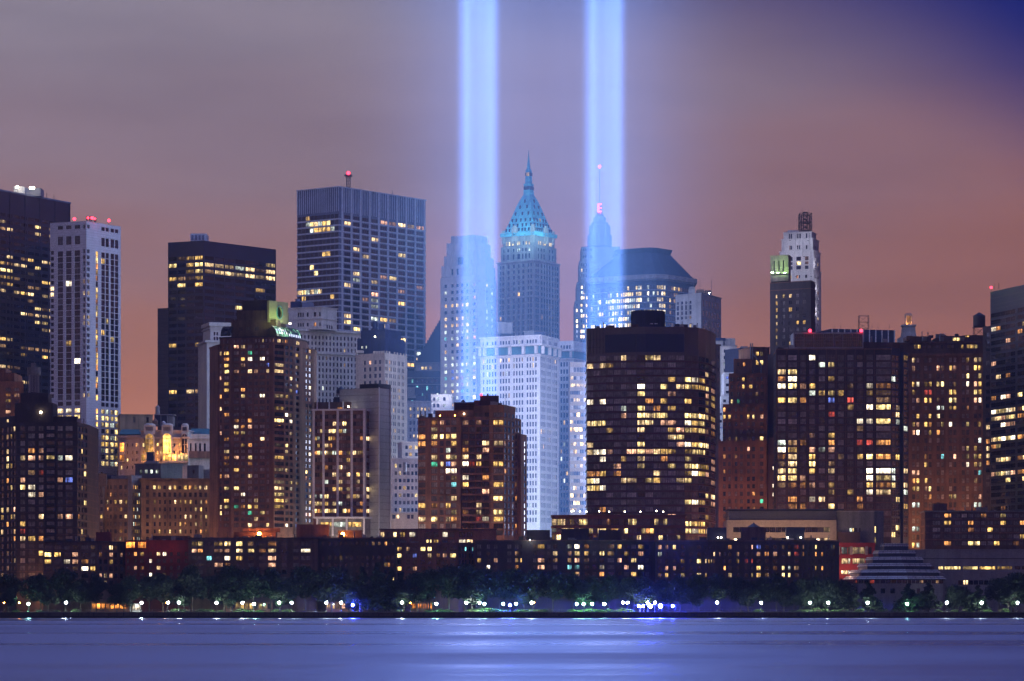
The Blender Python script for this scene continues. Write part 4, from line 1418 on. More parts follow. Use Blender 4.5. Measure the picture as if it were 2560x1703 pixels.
    b.band(858, 860.5, .35, 'brown_brick', 'coping')
    b.courses([871.3 + 15.42 * i for i in range(30)], 'red_brick')
    b.piers(2, v((436, 440), (500, 500), (551, 551), (604, 604))[0][:1], .5, .5, 860, 1345, 'brown_brick', 'pilaster')
    y2 = [(847, 855)]
    k8 = lambda *l: [(540 + a / 7.84, 540 + c / 7.84) for a, c in l]
    b.vol([(549, 1410), (646, 1404), (684, 1402), (711, 1407), (736, 1414), (766, 1428)], 841, 'brown_brick',
          {0: g(k8((80, 100), (140, 160), (215, 243), (345, 365), (415, 440), (495, 520), (555, 585), (625, 650), (765, 800)), y2, lit=.05, dk='mlm', rec=.2, mull=(1, 2)),
           1: g(k8((830, 855), (905, 935), (965, 1000), (1045, 1080), (1115, 1135)), y2, lit=.8, pal='pYY', dk='l', rec=.2, mull=(1, 2)),
           2: g(k8((1205, 1268), (1305, 1320)), y2, lit=.8, pal='Yw', dk='k', rec=.2, mull=(2, 2)), 3: g(k8((1355, 1375), (1385, 1402)), y2, lit=.7, pal='po', dk='k', rec=.2, mull=(1, 2)),
           4: g(k8((1580, 1605), (1620, 1635)), y2, lit=.9, pal='Yw', dk='k', rec=.2, mull=(1, 2))}, ybot=859.2, depth=14, name='upper_stage')
    b.band(839.5, 842.5, .3, 'black_brick', 'coping')
    b.vol([(578, 1412), (690, 1407)], 799, 'dark_brick', {0: g(k8((435, 522), (590, 680), (752, 838)), [(816, 825)], lit=0, dk='kvk', rec=.3, mull=(3, 2))}, ybot=841.2, depth=14, name='upper_stage')
    b.vol([(592, 1413), (672, 1409)], 775, 'dark_brick', None, ybot=799.2, depth=14, name='upper_stage')
    b.vol([(605, 1414), (674, 1411)], 750, 'black_brick', None, ybot=775.2, depth=14, name='upper_stage')
    b.cyl(639, 4.2, 745, 750.2, 1418, 'black_brick', 'vent', 8)
    # gable panel with round opening, facing right
    p0, p1 = P(673, 1407), P(720, 1417)
    e = (p1 - p0).normalized(); n = Vector((e.y, -e.x)); Lw = (p1 - p0).length
    zb_, zt_ = Z(806, 1408), Z(752, 1408)
    ocx, ocz, orx, orz = .545 * Lw, Z(779, 1408), 6.9 * 1408 / F * (Lw / (47 * 1408 / F)), 15 * 1408 / F
    N = 28
    ring = [(ocx + orx * math.cos(2 * math.pi * i / N), ocz + orz * math.sin(2 * math.pi * i / N)) for i in range(N)]
    def edge_pt(a):
        dx, dz = math.cos(a), math.sin(a)
        t = min(((Lw - ocx) / dx if dx > 1e-6 else 1e9), (-ocx / dx if dx < -1e-6 else 1e9), ((zt_ - ocz) / dz if dz > 1e-6 else 1e9), ((zb_ - ocz) / dz if dz < -1e-6 else 1e9))
        return (ocx + dx * t, ocz + dz * t)
    angs = [2 * math.pi * i / N for i in range(N)]
    corners = [math.atan2(zz_ - ocz, xx_ - ocx) % (2 * math.pi) for xx_, zz_ in ((Lw, zt_), (0, zt_), (0, zb_), (Lw, zb_))]
    for ca in corners:
        i = min(range(N), key=lambda j: abs(angs[j] - ca)); angs[i] = ca
    W3 = lambda u, z, o=0.0: (p0.x + e.x * u + n.x * o, p0.y + e.y * u + n.y * o, z)
    mb = MB()
    for i in range(N):
        j = (i + 1) % N
        a0, a1 = edge_pt(angs[i]), edge_pt(angs[j])
        mb.face([W3(*ring[i]), W3(*ring[j]), W3(*a1), W3(*a0)])
        mb.face([W3(*ring[i]), W3(*ring[j]), W3(*ring[j], -1.2), W3(*ring[i], -1.2)])
        mb.face([W3(*a0), W3(*a1), W3(*a1, -1.2), W3(*a0, -1.2)])
    b.part(mb, 'gable_panel', ['ochre_panel'])
    mb = MB(); mb.face([W3(*q_, -1.0) for q_ in ring]); b.part(mb, 'oculus', ['k'])
    mb = MB()
    for i in range(N):
        j = (i + 1) % N
        f_ = lambda q_, k_: (ocx + (q_[0] - ocx) * k_, ocz + (q_[1] - ocz) * k_)
        mb.hexa([W3(*f_(ring[i], 1.0), .0), W3(*f_(ring[j], 1.0), .0), W3(*f_(ring[j], 1.1), .0), W3(*f_(ring[i], 1.1), .0)],
                [W3(*f_(ring[i], 1.0), .3), W3(*f_(ring[j], 1.0), .3), W3(*f_(ring[j], 1.1), .3), W3(*f_(ring[i], 1.1), .3)])
    b.part(mb, 'oculus_ring', ['patina'])
    b.vol([(700, 1421), (722, 1425)], 781, 'ochre_panel', None, ybot=806, depth=4, name='gable_shoulder')
    # glass quarter dome on the right, dark one on the left
    def dome(pl, pr, dl, dr, y0, y1, mat, lm):
        a, c = P(pl, dl), P(pr, dr)
        e_ = (c - a).normalized(); nn = Vector((e_.y, -e_.x)); L_ = (c - a).length
        z0, h = Z(y1, dl), (y1 - y0) * dl / F
        segs, cols_ = 6, max(3, int(L_ / 1.8))
        bars = MB()
        dp = 4.0
        prof = [(dp * math.cos(math.pi / 2 * i / segs), h * math.sin(math.pi / 2 * i / segs)) for i in range(segs + 1)]
        for i in range(segs):
            for j in range(cols_):
                u0, u1 = L_ * j / cols_, L_ * (j + 1) / cols_
                qd = []
                for (o_, zz_), u_ in ((prof[i], u0), (prof[i], u1), (prof[i + 1], u1), (prof[i + 1], u0)):
                    w_ = a + e_ * u_ + nn * (o_ - 3.6)
                    qd.append((w_.x, w_.y, z0 + zz_))
                mb_ = MB(); mb_.face(qd)
                b.part(mb_, 'pane', [b.rng.choice(lm)])
        for j in range(cols_ + 1):
            for i in range(segs):
                w0, w1 = a + e_ * (L_ * j / cols_) + nn * (prof[i][0] - 3.55), a + e_ * (L_ * j / cols_) + nn * (prof[i + 1][0] - 3.55)
                bars.bar((w0.x, w0.y, z0 + prof[i][1]), (w1.x, w1.y, z0 + prof[i + 1][1]), .13)
        for i in (0, 2, 4):
            w0, w1 = a + nn * (prof[i][0] - 3.55), a + e_ * L_ + nn * (prof[i][0] - 3.55)
            bars.bar((w0.x, w0.y, z0 + prof[i][1]), (w1.x, w1.y, z0 + prof[i][1]), .1)
        b.part(bars, 'glazing_bars', [mat])
    lit_mat('dome_glow', (.42, 1.0, .58), .8, .9); lit_mat('dome_dim', (.18, .62, .46), .35, .9)
    dome(690, 720, 1403, 1411, 813, 840.8, 'frame_dark', ['dome_glow', 'dome_glow', 'c']); dome(720, 751, 1411, 1424, 815, 840.8, 'frame_dark', ['dome_glow', 'dome_dim', 'dome_dim', 'n'])
    dome(553, 578, 1412, 1410, 815, 840.8, 'frame_dark', ['n', 'k', 'v'])
    b.lamp(725, 809, 1412, 'flood_lamp', .45, 'roof_lamp')
    b.glow(686, 803, 1402, 1600, (.75, 1, .30)); b.glow(706, 806, 1407, 1600, (.6, 1, .42))
    b.finish()

    # --- white framed office with end slabs
    b = Bld('framed_office', 'white framed office block with bare grey end slabs', 912, 1410)
    r = rw(1036, 18.15, 14, 10.5)
    lit8 = lambda c, q_: (.1, .35, .3, .3, .5, .75, .1, .4, .3, .35, .35, .45, .5, .9)[q_]
    cs = sum([ev(440 + a / 3.137, 440 + c / 3.137, 3, .95) for a, c in ((1085, 1148), (1164, 1256), (1274, 1366), (1384, 1470))], [])
    b.vol([(783, 1412), (912, 1410), (927, 1418)], 1024, 'brown_brick', {0: g(cs, r, lit=lit8, pal='wyoYc', dk='mlmk', rec=.35, mull=(2, 1)), 1: g([(914.5, 925.5)], r, lit=.35, pal='wYp', dk='lv', rec=.3, mull=(2, 1), fr='frame_white')})
    for x in (784.5, 809, 844.5, 879.5, 910.5): b.piers(0, [x], 1.0, .45, 1022.5, 1296, 'white_frame', 'white_column')
    b.band(1022, 1026.5, .5, 'white_frame', 'white_beam')
    b.piers(1, [914, 926], .5, .3, 1024, 1325, 'white_frame', 'white_column')
    b.vol([(790, 1406), (912, 1405), (926, 1410)], 1294, 'concrete', {0: g(ev(800, 830, 1, .9) + ev(834, 865, 1, .92) + ev(869, 905, 1, .9), [(1305, 1318)], lit=.9, pal='yYc', dk='m', rec=.3, mull=(4, 1))}, depth=10, name='base')
    b.band(1292, 1297, .5, 'white_frame', 'white_beam'); b.piers(0, [793, 832, 867, 910], .8, .45, 1294, 1340, 'white_frame', 'white_column')
    b.vol([(786, 1422), (899, 1420)], 1005, 'dark_brick', {0: g([(843, 856), (870, 884)], [(1018, 1023)], lit=.9, pal='yo', rec=.2, mull=(2, 1))}, ybot=1024.2, depth=14, name='penthouse')
    b.piers(0, [793, 823, 858, 894], .6, .3, 1004, 1023, 'white_frame', 'white_column')
    b.vol([(926.5, 1416), (941, 1418)], 994, 'grey_panel', None, depth=18, name='end_slab'); b.piers(0, [927.6, 940], .5, .3, 993, None, 'white_frame', 'white_edge'); b.box(926.5, 941, 992, 995.5, 1415.6, 1, 'white_frame', 'white_edge')
    b.vol([(940, 1424), (946.5, 1424)], 985, 'navy_metal', None, depth=10, name='joint')
    b.vol([(946, 1414), (977, 1424)], 970, 'grey_panel', None, depth=20, name='end_slab'); b.piers(0, [947.2, 976], .6, .3, 968, None, 'white_frame', 'white_edge')
    b.vol([(899, 1425), (946, 1420), (977, 1428)], 959, 'slate', {0: g([(923, 929)], [(973, 979)], lit=0, dk='k', rec=.2, mull=(1, 1))}, ybot=1024.1, name='penthouse', depth=14)
    b.lamp(845 + 26, 1017, 1416, 'flood_lamp', .4, 'roof_lamp')
    # roof tank frame behind
    b.box(834, 872, 993, 1006, 1428, 6, 'slate', 'rooftop_plant'); b.box(840, 866, 984, 988, 1430, 5, 'steel', 'platform')
    for x in (840, 849, 858, 866): b.box(x - .8, x + .8, 988, 1006, 1430, .5, 'steel', 'platform_leg')
    b.cyl(853, 12, 966, 984, 1433, 'slate', 'roof_tank', 16, [(1, 0), (1, .5), (.15, 1)])
    b.finish()
    # --- small beige blocks in the gap
    b = Bld('stone_office', 'small beige stone block in the gap beside the grey end slabs', 1010, 1500)
    w = rw(1148, 18.4, 9, 9)
    b.vol([(972, 1500), (1060, 1502)], 1146, 'pale_stone', {0: g(zz(900, (272, 290), (305, 325), (338, 358), (368, 390), (402, 420), (432, 450)), [(a + 12, c + 12) for a, c in w], lit=.3, pal='wyY', dk='vnm', rec=.3, mull=(1, 2))}, depth=18)
    b.band(1145, 1148, .4, 'white_stone'); b.cyl(1012, 5, 1156, 1180, 1498, 'grey_stone', 'oriel', 12)
    b.vol([(1005, 1512), (1062, 1514)], 1106, 'beige_stone', {0: g(zz(900, (355, 375), (385, 408), (430, 452)), rw(1114, 17.5, 2, 9), lit=.8, pal='yY', dk='v', rec=.3, mull=(1, 1))}, ybot=1146.2, depth=14, name='upper_stage')
    b.band(1104, 1107, .3, 'beige_stone')
    b.vol([(974, 1490), (1050, 1490)], 1284, 'white_stone', {0: g(zz(900, (252, 275), (285, 308), (370, 392), (400, 420)), [(1287, 1297)], lit=.4, pal='yw', dk='n', rec=.3, mull=(1, 1))}, depth=8, name='lower_stage')
    b.band(1282, 1286, .4, 'white_stone')
    b.finish()

    # --- brick tower in the centre
    b = Bld('apartment_tower', 'red-brown brick apartment tower with balcony bays below the beam', 1260, 1400)
    n9 = lambda *l: zz(900, *l)
    r = rw(1050, 17.25, 17, 12.5)
    pA = [".op..", ".w...", "oYYyY", "oo..y", "...c.", ".w.wY", ".gwbp", "...WW", "....y", "....t", ".....", "....w", "yo.y.", "....Y", "wY.wo", ".....", "....."]
    pC = ["p.p..", "....d", ".....", "d..wo", "o..p.", "w.w..", "Wry..", ".....", "W..o.", "y....", "...p.", ".....", "..w..", "o.w..", "..rW."]
    b.vol([(1045, 1409), (1152, 1403)], 1043, 'red_brick', {0: g(n9((458, 513), (558, 606), (626, 655), (672, 708), (714, 756)), r, lit=pA, dk='mlvm', rec=.25, mull=(3, 1))}, depth=34)
    b.courses([1063.6 + 17.25 * i for i in range(16)], 'orange_brick')
    b.band(1042, 1045, .3, 'dark_brick', 'coping')
    b.clutter(1047, 1085, 1043, 1412, 5)
    b.vol([(1151.5, 1405), (1224, 1404)], 1042, 'red_brick', {0: g(n9((800, 850), (858, 900), (912, 950), (957, 1012)), r, lit=pC, dk='kvmm', rec=.7, mull=(3, 1))}, depth=28, name='balcony_bay')
    for i in range(3, 16):
        b.box(1155, 1223.5, 1050 + 17.25 * i + 11.5, 1050 + 17.25 * i + 16.5, 1401.6, 2.3, 'red_brick', 'balcony')
    b.vol([(1223, 1402), (1260, 1400), (1288, 1417)], 1013, 'orange_brick', {0: g(n9((1046, 1122)), [(1031, 1042.5)] + r, lit=lambda c, q_: 1.0 if q_ in (1, 4, 7, 10, 12, 15) else .12, pal='YyYw', dk='kvm', rec=.25, mull=(4, 1)),
           1: g(n9((1133, 1150), (1163, 1180), (1193, 1211)), [(1031, 1042.5)] + r, lit=.10, pal='yo', dk='kvm', rec=.25, mull=(1, 1))}, name='corner_tower')
    b.courses([1046 + 17.25 * i for i in range(17)], 'buff_brick', .06)
    b.band(1012, 1024, .15, 'orange_brick', 'parapet')
    b.clutter(1228, 1285, 1012, 1404, 5)
    b.vol([(1184, 1408), (1226, 1404)], 1013.5, 'brown_brick', {0: g(n9((898, 955), (978, 1015)), [(1031, 1042)], lit=0, dk='kv', rec=.3, mull=(3, 1))}, ybot=1043, depth=20, name='upper_stage')
    b.vol([(1088, 1414), (1186, 1409)], 1025, 'brown_brick', None, ybot=1043.1, depth=20, name='upper_stage')
    b.vol([(1135, 1415), (1187, 1412)], 1005, 'dark_brick', None, ybot=1025.1, depth=16, name='upper_stage')
    for y in (1009, 1014, 1019): b.box(1135, 1187, y, y + .7, 1411.6, 4, 'brown_brick', 'string_course')
    b.box(1200, 1247, 989, 1013.6, 1415, 10, 'black_brick', 'penthouse'); b.box(1217, 1221.5, 984, 989.2, 1418, 2, 'black_brick', 'flue')
    b.box(1185, 1200, 1001, 1013.6, 1416, 8, 'dark_brick', 'penthouse'); b.lamp(1203, 987, 1413, r=.5); b.lamp(1160, 1035, 1410, 'flood_lamp', .3, 'wall_lamp')
    b.cyl(1158, 5, 999, 1005.1, 1420, 'dark_brick', 'vent', 10, [(1, 0), (1, .3), (.15, 1)])
    for x in (1100, 1137): b.lamp(x, 1039, 1407, 'orange_lamp', .16, 'wall_lamp')
    b.vol([(1287, 1416), (1303, 1427)], 1045, 'red_brick', {0: g(n9((1219, 1232), (1242, 1256)), r, lit=.14, pal='oyY', dk='kv', rec=.3, mull=(1, 1))}, depth=14, name='side_bay')
    b.vol([(1302.5, 1422), (1317, 1432)], 1085, 'red_brick', {0: g(n9((1288, 1303)), r[2:], lit=.06, pal='yo', dk='kv', rec=.3, mull=(1, 1))}, depth=14, name='side_bay')
    b.finish()

    # --- big white office with bracketed crown
    b = Bld('crowned_office', 'tall white office block with grouped windows and bracketed crown', 1350, 1570)
    n5 = lambda *l: zz(1080, *l, s=5.2275)
    r = [(892, 902)] + rw(906.5, 18.45, 22, 11.5)
    colsL = n5((664, 682), (710, 732), (742, 764), (778, 802), (815, 840), (885, 906), (920, 942), (957, 978), (993, 1016), (1060, 1080), (1095, 1117), (1132, 1153), (1168, 1190), (1235, 1256), (1272, 1293), (1308, 1329), (1345, 1366))
    colsR = n5((1424, 1432), (1439, 1447), (1455, 1463), (1471, 1480), (1500, 1508), (1516, 1524), (1532, 1540), (1548, 1556), (1577, 1585), (1593, 1601), (1608, 1616), (1623, 1632))
    b.vol([(1201, 1588), (1350, 1570), (1397, 1596)], 838, 'white_stone', {0: g(colsL, [(848, 857)] + r, lit=lambda c, q_: .12 if q_ < 4 else .05, pal='yccY', dk='nnnk', rec=.45, mull=(1, 2)),
                                                                           1: g(colsR, [(848, 857)] + r, lit=.015, pal='y', dk='nk', rec=.05, mull=(1, 1))})
    b.band(860, 863.5, 2.2, 'pale_stone', 'cornice'); b.band(886, 889, .7, 'pale_stone', 'cornice'); b.band(837, 840, .6, 'white_stone', 'parapet')
    xs0, xs1 = [1203, 1214, 1244, 1277, 1311, 1343], [1353, 1370, 1383, 1395]
    b.piers(0, xs0, 1.3, 1.7, 864, 884, 'pale_stone', 'bracket'); b.piers(1, xs1, 1.1, 1.7, 864, 884, 'pale_stone', 'bracket')
    b.piers(0, [1213, 1246, 1281, 1313, 1346], 1.1, .5, 838, 860, 'white_stone', 'pilaster'); b.piers(1, [1353, 1368, 1382, 1395], .9, .5, 838, 860, 'white_stone', 'pilaster')
    for f_, a_, c_ in ((0, 1202, 1349), (1, 1351, 1396)):
        pass
    b.band(864.5, 884, .12, 'teal_roof', 'frieze')
    b.box(1242, 1281, 806, 834, 1585, 8, 'concrete', 'roof_house'); b.box(1256, 1281, 809, 837, 1592, 8, 'grey_stone', 'roof_house'); b.box(1310, 1336, 827, 838.2, 1580, 8, 'concrete', 'roof_house'); b.box(1336, 1362, 830, 838.2, 1580, 8, 'slate', 'rooftop_plant')
    b.mast(1280, 834.6, 836.4, 1578, 1, 'railing', r=.08)
    b.finish()
    b = Bld('crowned_office', 'blue-tinged rear wing with the same bracketed crown as the white office', 1430, 1625)
    r2 = rw(905, 18.2, 22, 11)
    b.vol([(1396, 1642), (1434, 1640), (1500, 1670)], 852, 'white_stone', {0: g(n5((1678, 1700), (1715, 1738), (1752, 1778), (1790, 1810)), [(863, 872)] + r2, lit=.08, pal='yc', dk='nnv', rec=.4, mull=(1, 2)),
                                                                            1: g(ev(1437, 1470, 8, .5), [(863, 872)], lit=0, dk='n', rec=.4, mull=(1, 1))})
    b.band(875, 878, 1.8, 'pale_stone'); b.band(896, 899, .6, 'pale_stone'); b.band(878.4, 896, .12, 'teal_roof', 'frieze'); b.piers(0, [1399, 1428], 1.1, 1.4, 878, 894, 'pale_stone', 'bracket')
    b.finish()
    b = Bld('ribbon_office', 'pink and blue banded office strip beside the dark curved tower', 1445, 1602)
    r = [(918, 931)] + rw(940.5, 18.35, 20, 9.5)
    b.vol([(1424, 1602), (1500, 1602)], 905, 'sand_panel', {0: g(ev(1425.5, 1474, 6, .94), r, lit=lambda c, q_: .75 if q_ in (2, 8, 10, 12) else .1, pal='YywY', dk='lvn', rec=.2, mull=(2, 1), fr='frame_white')}, depth=20)
    b.finish()

    # --- dark curved glass tower
    b = Bld('glass_tower', 'dark bronze glass tower with rounded corner and bright corner rooms', 1610, 1424)
    m = lambda *l: zz(1300, *l)
    pts = [(1467.5, 1434), (1514.5, 1429), (1592, 1425), (1612.5, 1424.5), (1712, 1426), (1746, 1430), (1764, 1438), (1778, 1450), (1789, 1466)]
    r = rw(888, 18.05, 26, 12.2)
    l0 = lambda c, q_: .8 if q_ in (1, 6, 9, 12, 13, 16, 17, 18) else .08
    l1 = lambda c, q_: .12
    l2 = lambda c, q_: .97 if q_ in (4, 5, 7, 8, 9, 10, 12, 13, 14, 15, 16, 25) else .03
    l3 = lambda c, q_: .26 if 3 < q_ < 18 else .06
    l4 = lambda c, q_: .97 if q_ in (3, 4, 8, 9, 10, 12, 13, 15, 16, 20, 23, 24) else (.6 if q_ in (6, 14) else .08)
    pb = 'YywWwo'
    kw = dict(rec=.12, fr='frame_brown')
    def mid(c, q_): return .2 if q_ > 3 else .03
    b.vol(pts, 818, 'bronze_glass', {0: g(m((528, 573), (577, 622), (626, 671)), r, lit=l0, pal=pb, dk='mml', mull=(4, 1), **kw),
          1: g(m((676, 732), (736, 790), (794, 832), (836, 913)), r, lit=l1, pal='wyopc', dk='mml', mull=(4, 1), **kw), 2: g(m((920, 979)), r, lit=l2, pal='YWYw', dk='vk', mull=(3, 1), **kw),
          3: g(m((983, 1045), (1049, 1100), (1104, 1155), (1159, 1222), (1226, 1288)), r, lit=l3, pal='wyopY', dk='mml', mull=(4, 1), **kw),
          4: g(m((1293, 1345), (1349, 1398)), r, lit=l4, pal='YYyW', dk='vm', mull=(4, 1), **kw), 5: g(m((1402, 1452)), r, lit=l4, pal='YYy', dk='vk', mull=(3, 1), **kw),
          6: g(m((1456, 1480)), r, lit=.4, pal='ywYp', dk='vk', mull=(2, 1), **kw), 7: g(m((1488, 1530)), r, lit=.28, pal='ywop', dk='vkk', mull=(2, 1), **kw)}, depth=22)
    rg = b.rng
    for i, (a, c) in enumerate(r):
        b.band(c + 1.6, c + 4.2, .32, 'slab_red', 'slab_edge')
    for i, (a, c) in enumerate(r):
        x = 1480 + rg.random() * 60
        k_ = 0
        while x < 1700:
            x1 = x + rg.uniform(30, 70)
            e_ = 1 if x1 < 1590 else (3 if x > 1614 and x1 < 1710 else None)
            if e_: b.piers(e_, [(x + x1) / 2], (x1 - x) * 1425 / F, .42, c + .7, c + 1.8, 'slab_red', 'ledge')
            x = x1 + rg.uniform(25, 70)
    b.band(817, 819.5, .25, 'bronze_glass', 'parapet')
    b.clutter(1480, 1570, 818, 1436, 7); b.clutter(1668, 1745, 818, 1436, 7)
    b.piers(1, [1516 + 5.9 * i for i in range(13)], 1.15, .22, 835, 880, 'louver_navy', 'louver'); b.piers(2, [1594 + 6 * i for i in range(4)], 1.15, .22, 835, 880, 'louver_navy', 'louver'); b.piers(3, [1615 + 6.1 * i for i in range(16)], 1.18, .22, 835, 880, 'louver_navy', 'louver')
    b.piers(0, [1469, 1476, 1484, 1492, 1500, 1508], .14, .16, 820, 882, 'frame_dark', 'mullion')
    for y in (846, 866): b.piers(0, [1491], 8.4, .18, y - .5, y + .5, 'frame_dark', 'transom')
    # curved plant screen on the roof
    c = P(1620, 1448)
    mb = MB(); mb.lathe((c.x, c.y), [(42 * 1448 / F, Z(819, 1448) - 1), (42 * 1448 / F, Z(779, 1448))], 30); b.part(mb, 'plant_screen', ['navy_metal'])
    for i in range(26):
        a = math.pi * (1 + (i + .5) / 26); rr = 42 * 1448 / F + .08
        mb = MB(); mb.bar((c.x + rr * math.cos(a), c.y + rr * math.sin(a), Z(818, 1448)), (c.x + rr * math.cos(a), c.y + rr * math.sin(a), Z(779, 1448)), .12); b.part(mb, 'rib', ['louver_navy'])
    for x in (1629, 1640, 1674, 1728):
        b.box(x - 4, x + 4, 808.5, 810.5, 1440, .3, 'white_lamp' if False else 'white_frame', 'roof_rail')
    b.box(1578, 1596, 811, 818.3, 1436, 5, 'dark_brick', 'rooftop_plant'); b.box(1705, 1720, 811, 818.3, 1442, 5, 'slate', 'rooftop_plant')
    b.finish()
    # dark stone shoulder behind it
    b = Bld('stone_office', 'dim brown stone office shoulder just behind the rounded glass corner', 1790, 1500)
    b.vol([(1740, 1500), (1800, 1500)], 862, 'dark_brick', {0: g(ev(1755, 1799, 6, .4), rw(872, 16, 14, 9), lit=.02, dk='kv', rec=.3, mull=(1, 1))}, depth=22)
    b.band(861, 864, .5, 'dark_brick')
    b.finish()

    # --- terrace podium
    b = Bld('terrace_podium', 'two storey glass podium with planted terrace and string of lamps', 1480, 1392)
    b.vol([(1379, 1398), (1470, 1394), (1714, 1394)], 1289, 'slab_red', {0: g(ev(1380, 1469, 8, .95), [(1297, 1313), (1320, 1331), (1336, 1350)], lit=.75, pal='yYwc', dk='vk', rec=.2, mull=(3, 1)),
          1: g(ev(1472, 1712, 22, .94), [(1297, 1313), (1321, 1334), (1338, 1350)], lit=.2, pal='yYwo', dk='vkv', rec=.2, mull=(3, 1))}, depth=26, back=[(1714, 1422), (1379, 1422)])
    b.band(1287, 1290.5, .4, 'slab_red', 'slab_edge'); b.band(1314.5, 1317.5, .3, 'slab_red', 'slab_edge')
    for x in (1429, 1434, 1450, 1466, 1498, 1523, 1562, 1601, 1641, 1658): b.lamp(x, 1277.5 + (x % 3), 1397, 'flood_lamp', .28, 'terrace_lamp')
    b.finish()

    # --- orange brick setback block
    b = Bld('setback_block', 'orange brick setback building stepping up in four stages', 1850, 1480)
    t = lambda *l: zz(1720, *l)
    cs = t((275, 295), (315, 335), (366, 386), (408, 430), (463, 485), (503, 525), (563, 592))
    b.vol([(1796, 1483), (1918, 1480)], 1102, 'orange_brick', {0: g(cs, rw(1117, 18.7, 12, 10.5), lit=.2, pal='ywopYg', dk='vkm', rec=.25, mull=(1, 2))}, depth=34)
    b.piers(0, t((250, 250), (305, 305), (350, 350), (397, 397), (447, 447), (494, 494), (545, 545), (605, 605)) and [zx(1720, v_) for v_ in (250, 305, 350, 397, 447, 494, 545, 605)], .9, .3, 1098, None, 'orange_brick', 'pilaster')
    b.vol([(1807, 1487), (1918, 1484)], 1010, 'orange_brick', {0: g(cs, rw(1018, 18.3, 5, 10.5), lit=lambda c, q_: .8 if q_ in (1, 4) and c not in (2, 3) else .12, pal='Yypo', dk='vkn', rec=.25, mull=(1, 2))}, ybot=1102.2, depth=26, name='upper_stage')
    b.vol([(1822, 1490), (1918, 1488)], 933, 'orange_brick', {0: g(t((335, 355), (383, 405), (425, 445), (480, 505), (530, 552), (570, 592)), rw(943, 18.3, 4, 10), lit=.35, pal='ygpYd', dk='vkn', rec=.25, mull=(1, 2))}, ybot=1010.2, depth=20, name='upper_stage')
    b.vol([(1834, 1493), (1880, 1492)], 897, 'orange_brick', {0: g(t((386, 402), (432, 450)), [(906, 915), (924, 933)], lit=.6, pal='yo', dk='v', rec=.25, mull=(1, 2))}, ybot=933.2, depth=14, name='upper_stage')
    for y, a, c in ((1101, 1796, 1918),): pass
    b.finish()
    b = Bld('brick_block', 'plain orange brick upper block with four lit windows and steel flues', 1898, 1512)
    b.vol([(1876, 1512), (1924, 1514)], 868, 'orange_brick', {0: g(t((532, 556), (566, 590)), [(879, 889), (900, 912)], lit=1, pal='Yyc', rec=.2, mull=(2, 1))}, depth=20)
    b.band(867, 869.5, .3, 'orange_brick', 'coping')
    for x in (1876.5, 1881.5):
        b.cyl(x, 1.5, 858, 900, 1508, 'steel', 'flue', 10)
    mb = MB(); p, q_ = P(1882, 1507), P(1903, 1507); mb.bar((p.x, p.y, Z(884, 1507)), (q_.x, q_.y, Z(912, 1507)), .35, n=8); mb.bar((q_.x, q_.y, Z(912, 1507)), (q_.x, q_.y, Z(934, 1507)), .35, n=8); b.part(mb, 'flue', ['steel'])
    b.finish()
    b = Bld('brick_block', 'slim dark brick infill with a column of lit slits beside the tall dark tower', 1932, 1490)
    b.vol([(1920, 1492), (1945, 1490)], 885, 'black_brick', {0: g([(1936.6, 1939.2)], rw(904, 15.2, 5, 9), lit=1, pal='Yo', rec=.2, mull=(1, 1))}, depth=20)
    b.vol([(1920.5, 1482), (1946, 1481)], 1094, 'dark_brick', {0: g([(1931.5, 1936), (1941, 1945)], rw(1166, 22, 5, 9), lit=.7, pal='Wo', dk='v', rec=.2, mull=(1, 1))}, depth=8, name='lower_stage')
    b.finish()

    # --- dark apartment slab with wide right bay
    b = Bld('apartment_tower', 'wide dark apartment slab with column grid and rooftop screen', 2080, 1440)
    r = rw(887, 17.72, 26, 13.2)
    cs = t((703, 766), (785, 855), (880, 926), (950, 998), (1025, 1075), (1100, 1150), (1175, 1222), (1250, 1298), (1325, 1373), (1400, 1450), (1475, 1590))
    pat = ["...W.......", "....y......"[:11], "wW..d......", "pp...y.....", "WWyd.......", "...cyYy..y.", "YYy.....dd.", ".........WY", "....r......", "..........."]
    pat = ["...W.......", "....cY.....", "wY.........", "oW...y.....", "WYpy...d.Wo", "...cyYy..yd", "yYo..b.r..d", ".......y.WY", ".....r.....", "........WWY",
           "........d..", "...p.y.....", "cdo..o..rro", "Wy.pcp.....", "ow.y..d.yYo", "dw.Y.d.....", "wY.y.w...WW", "YYp......WY", "doop.y...yo", ".....y.y.Ww"[:11], ".o.Ww...o..", ".oo..Y..o..", "w..?.Y..?W?", "..?..?....?", ".?..?....?.", "..........."]
    b.vol([(1942, 1442), (2228, 1440)], 872, 'black_brick', {0: g(cs, r, lit=pat, dk='vmml', rec=.25, mull=(2, 2), fr='frame_grey')}, depth=34)
    b.courses([901.6 + 17.72 * i for i in range(25)], 'brown_brick')
    b.piers(0, [2040 - 320 + v_ / 3.137 for v_ in (695, 775, 867, 938, 1011, 1087, 1162, 1236, 1311, 1386, 1462)], .5, .22, 873, None, 'dark_brick', 'pilaster')
    b.band(871, 874, .3, 'brown_brick', 'coping')
    b.clutter(1946, 1984, 872, 1444, 4); b.clutter(2165, 2225, 855, 1452, 5)
    b.vol([(2228, 1441), (2251, 1449)], 868, 'slate', {0: g([(2229.5, 2239), (2240, 2249.5)], r, lit=.22, pal='ywYc', dk='nvk', rec=.15, mull=(2, 2), fr='frame_grey')}, depth=26, name='glass_bay')
    b.vol([(2250, 1452), (2258.5, 1452)], 862, 'black_brick', {0: g([(2252.5, 2256)], r, lit=.3, pal='Yo', dk='k', rec=.2, mull=(1, 1))}, depth=22, name='joint')
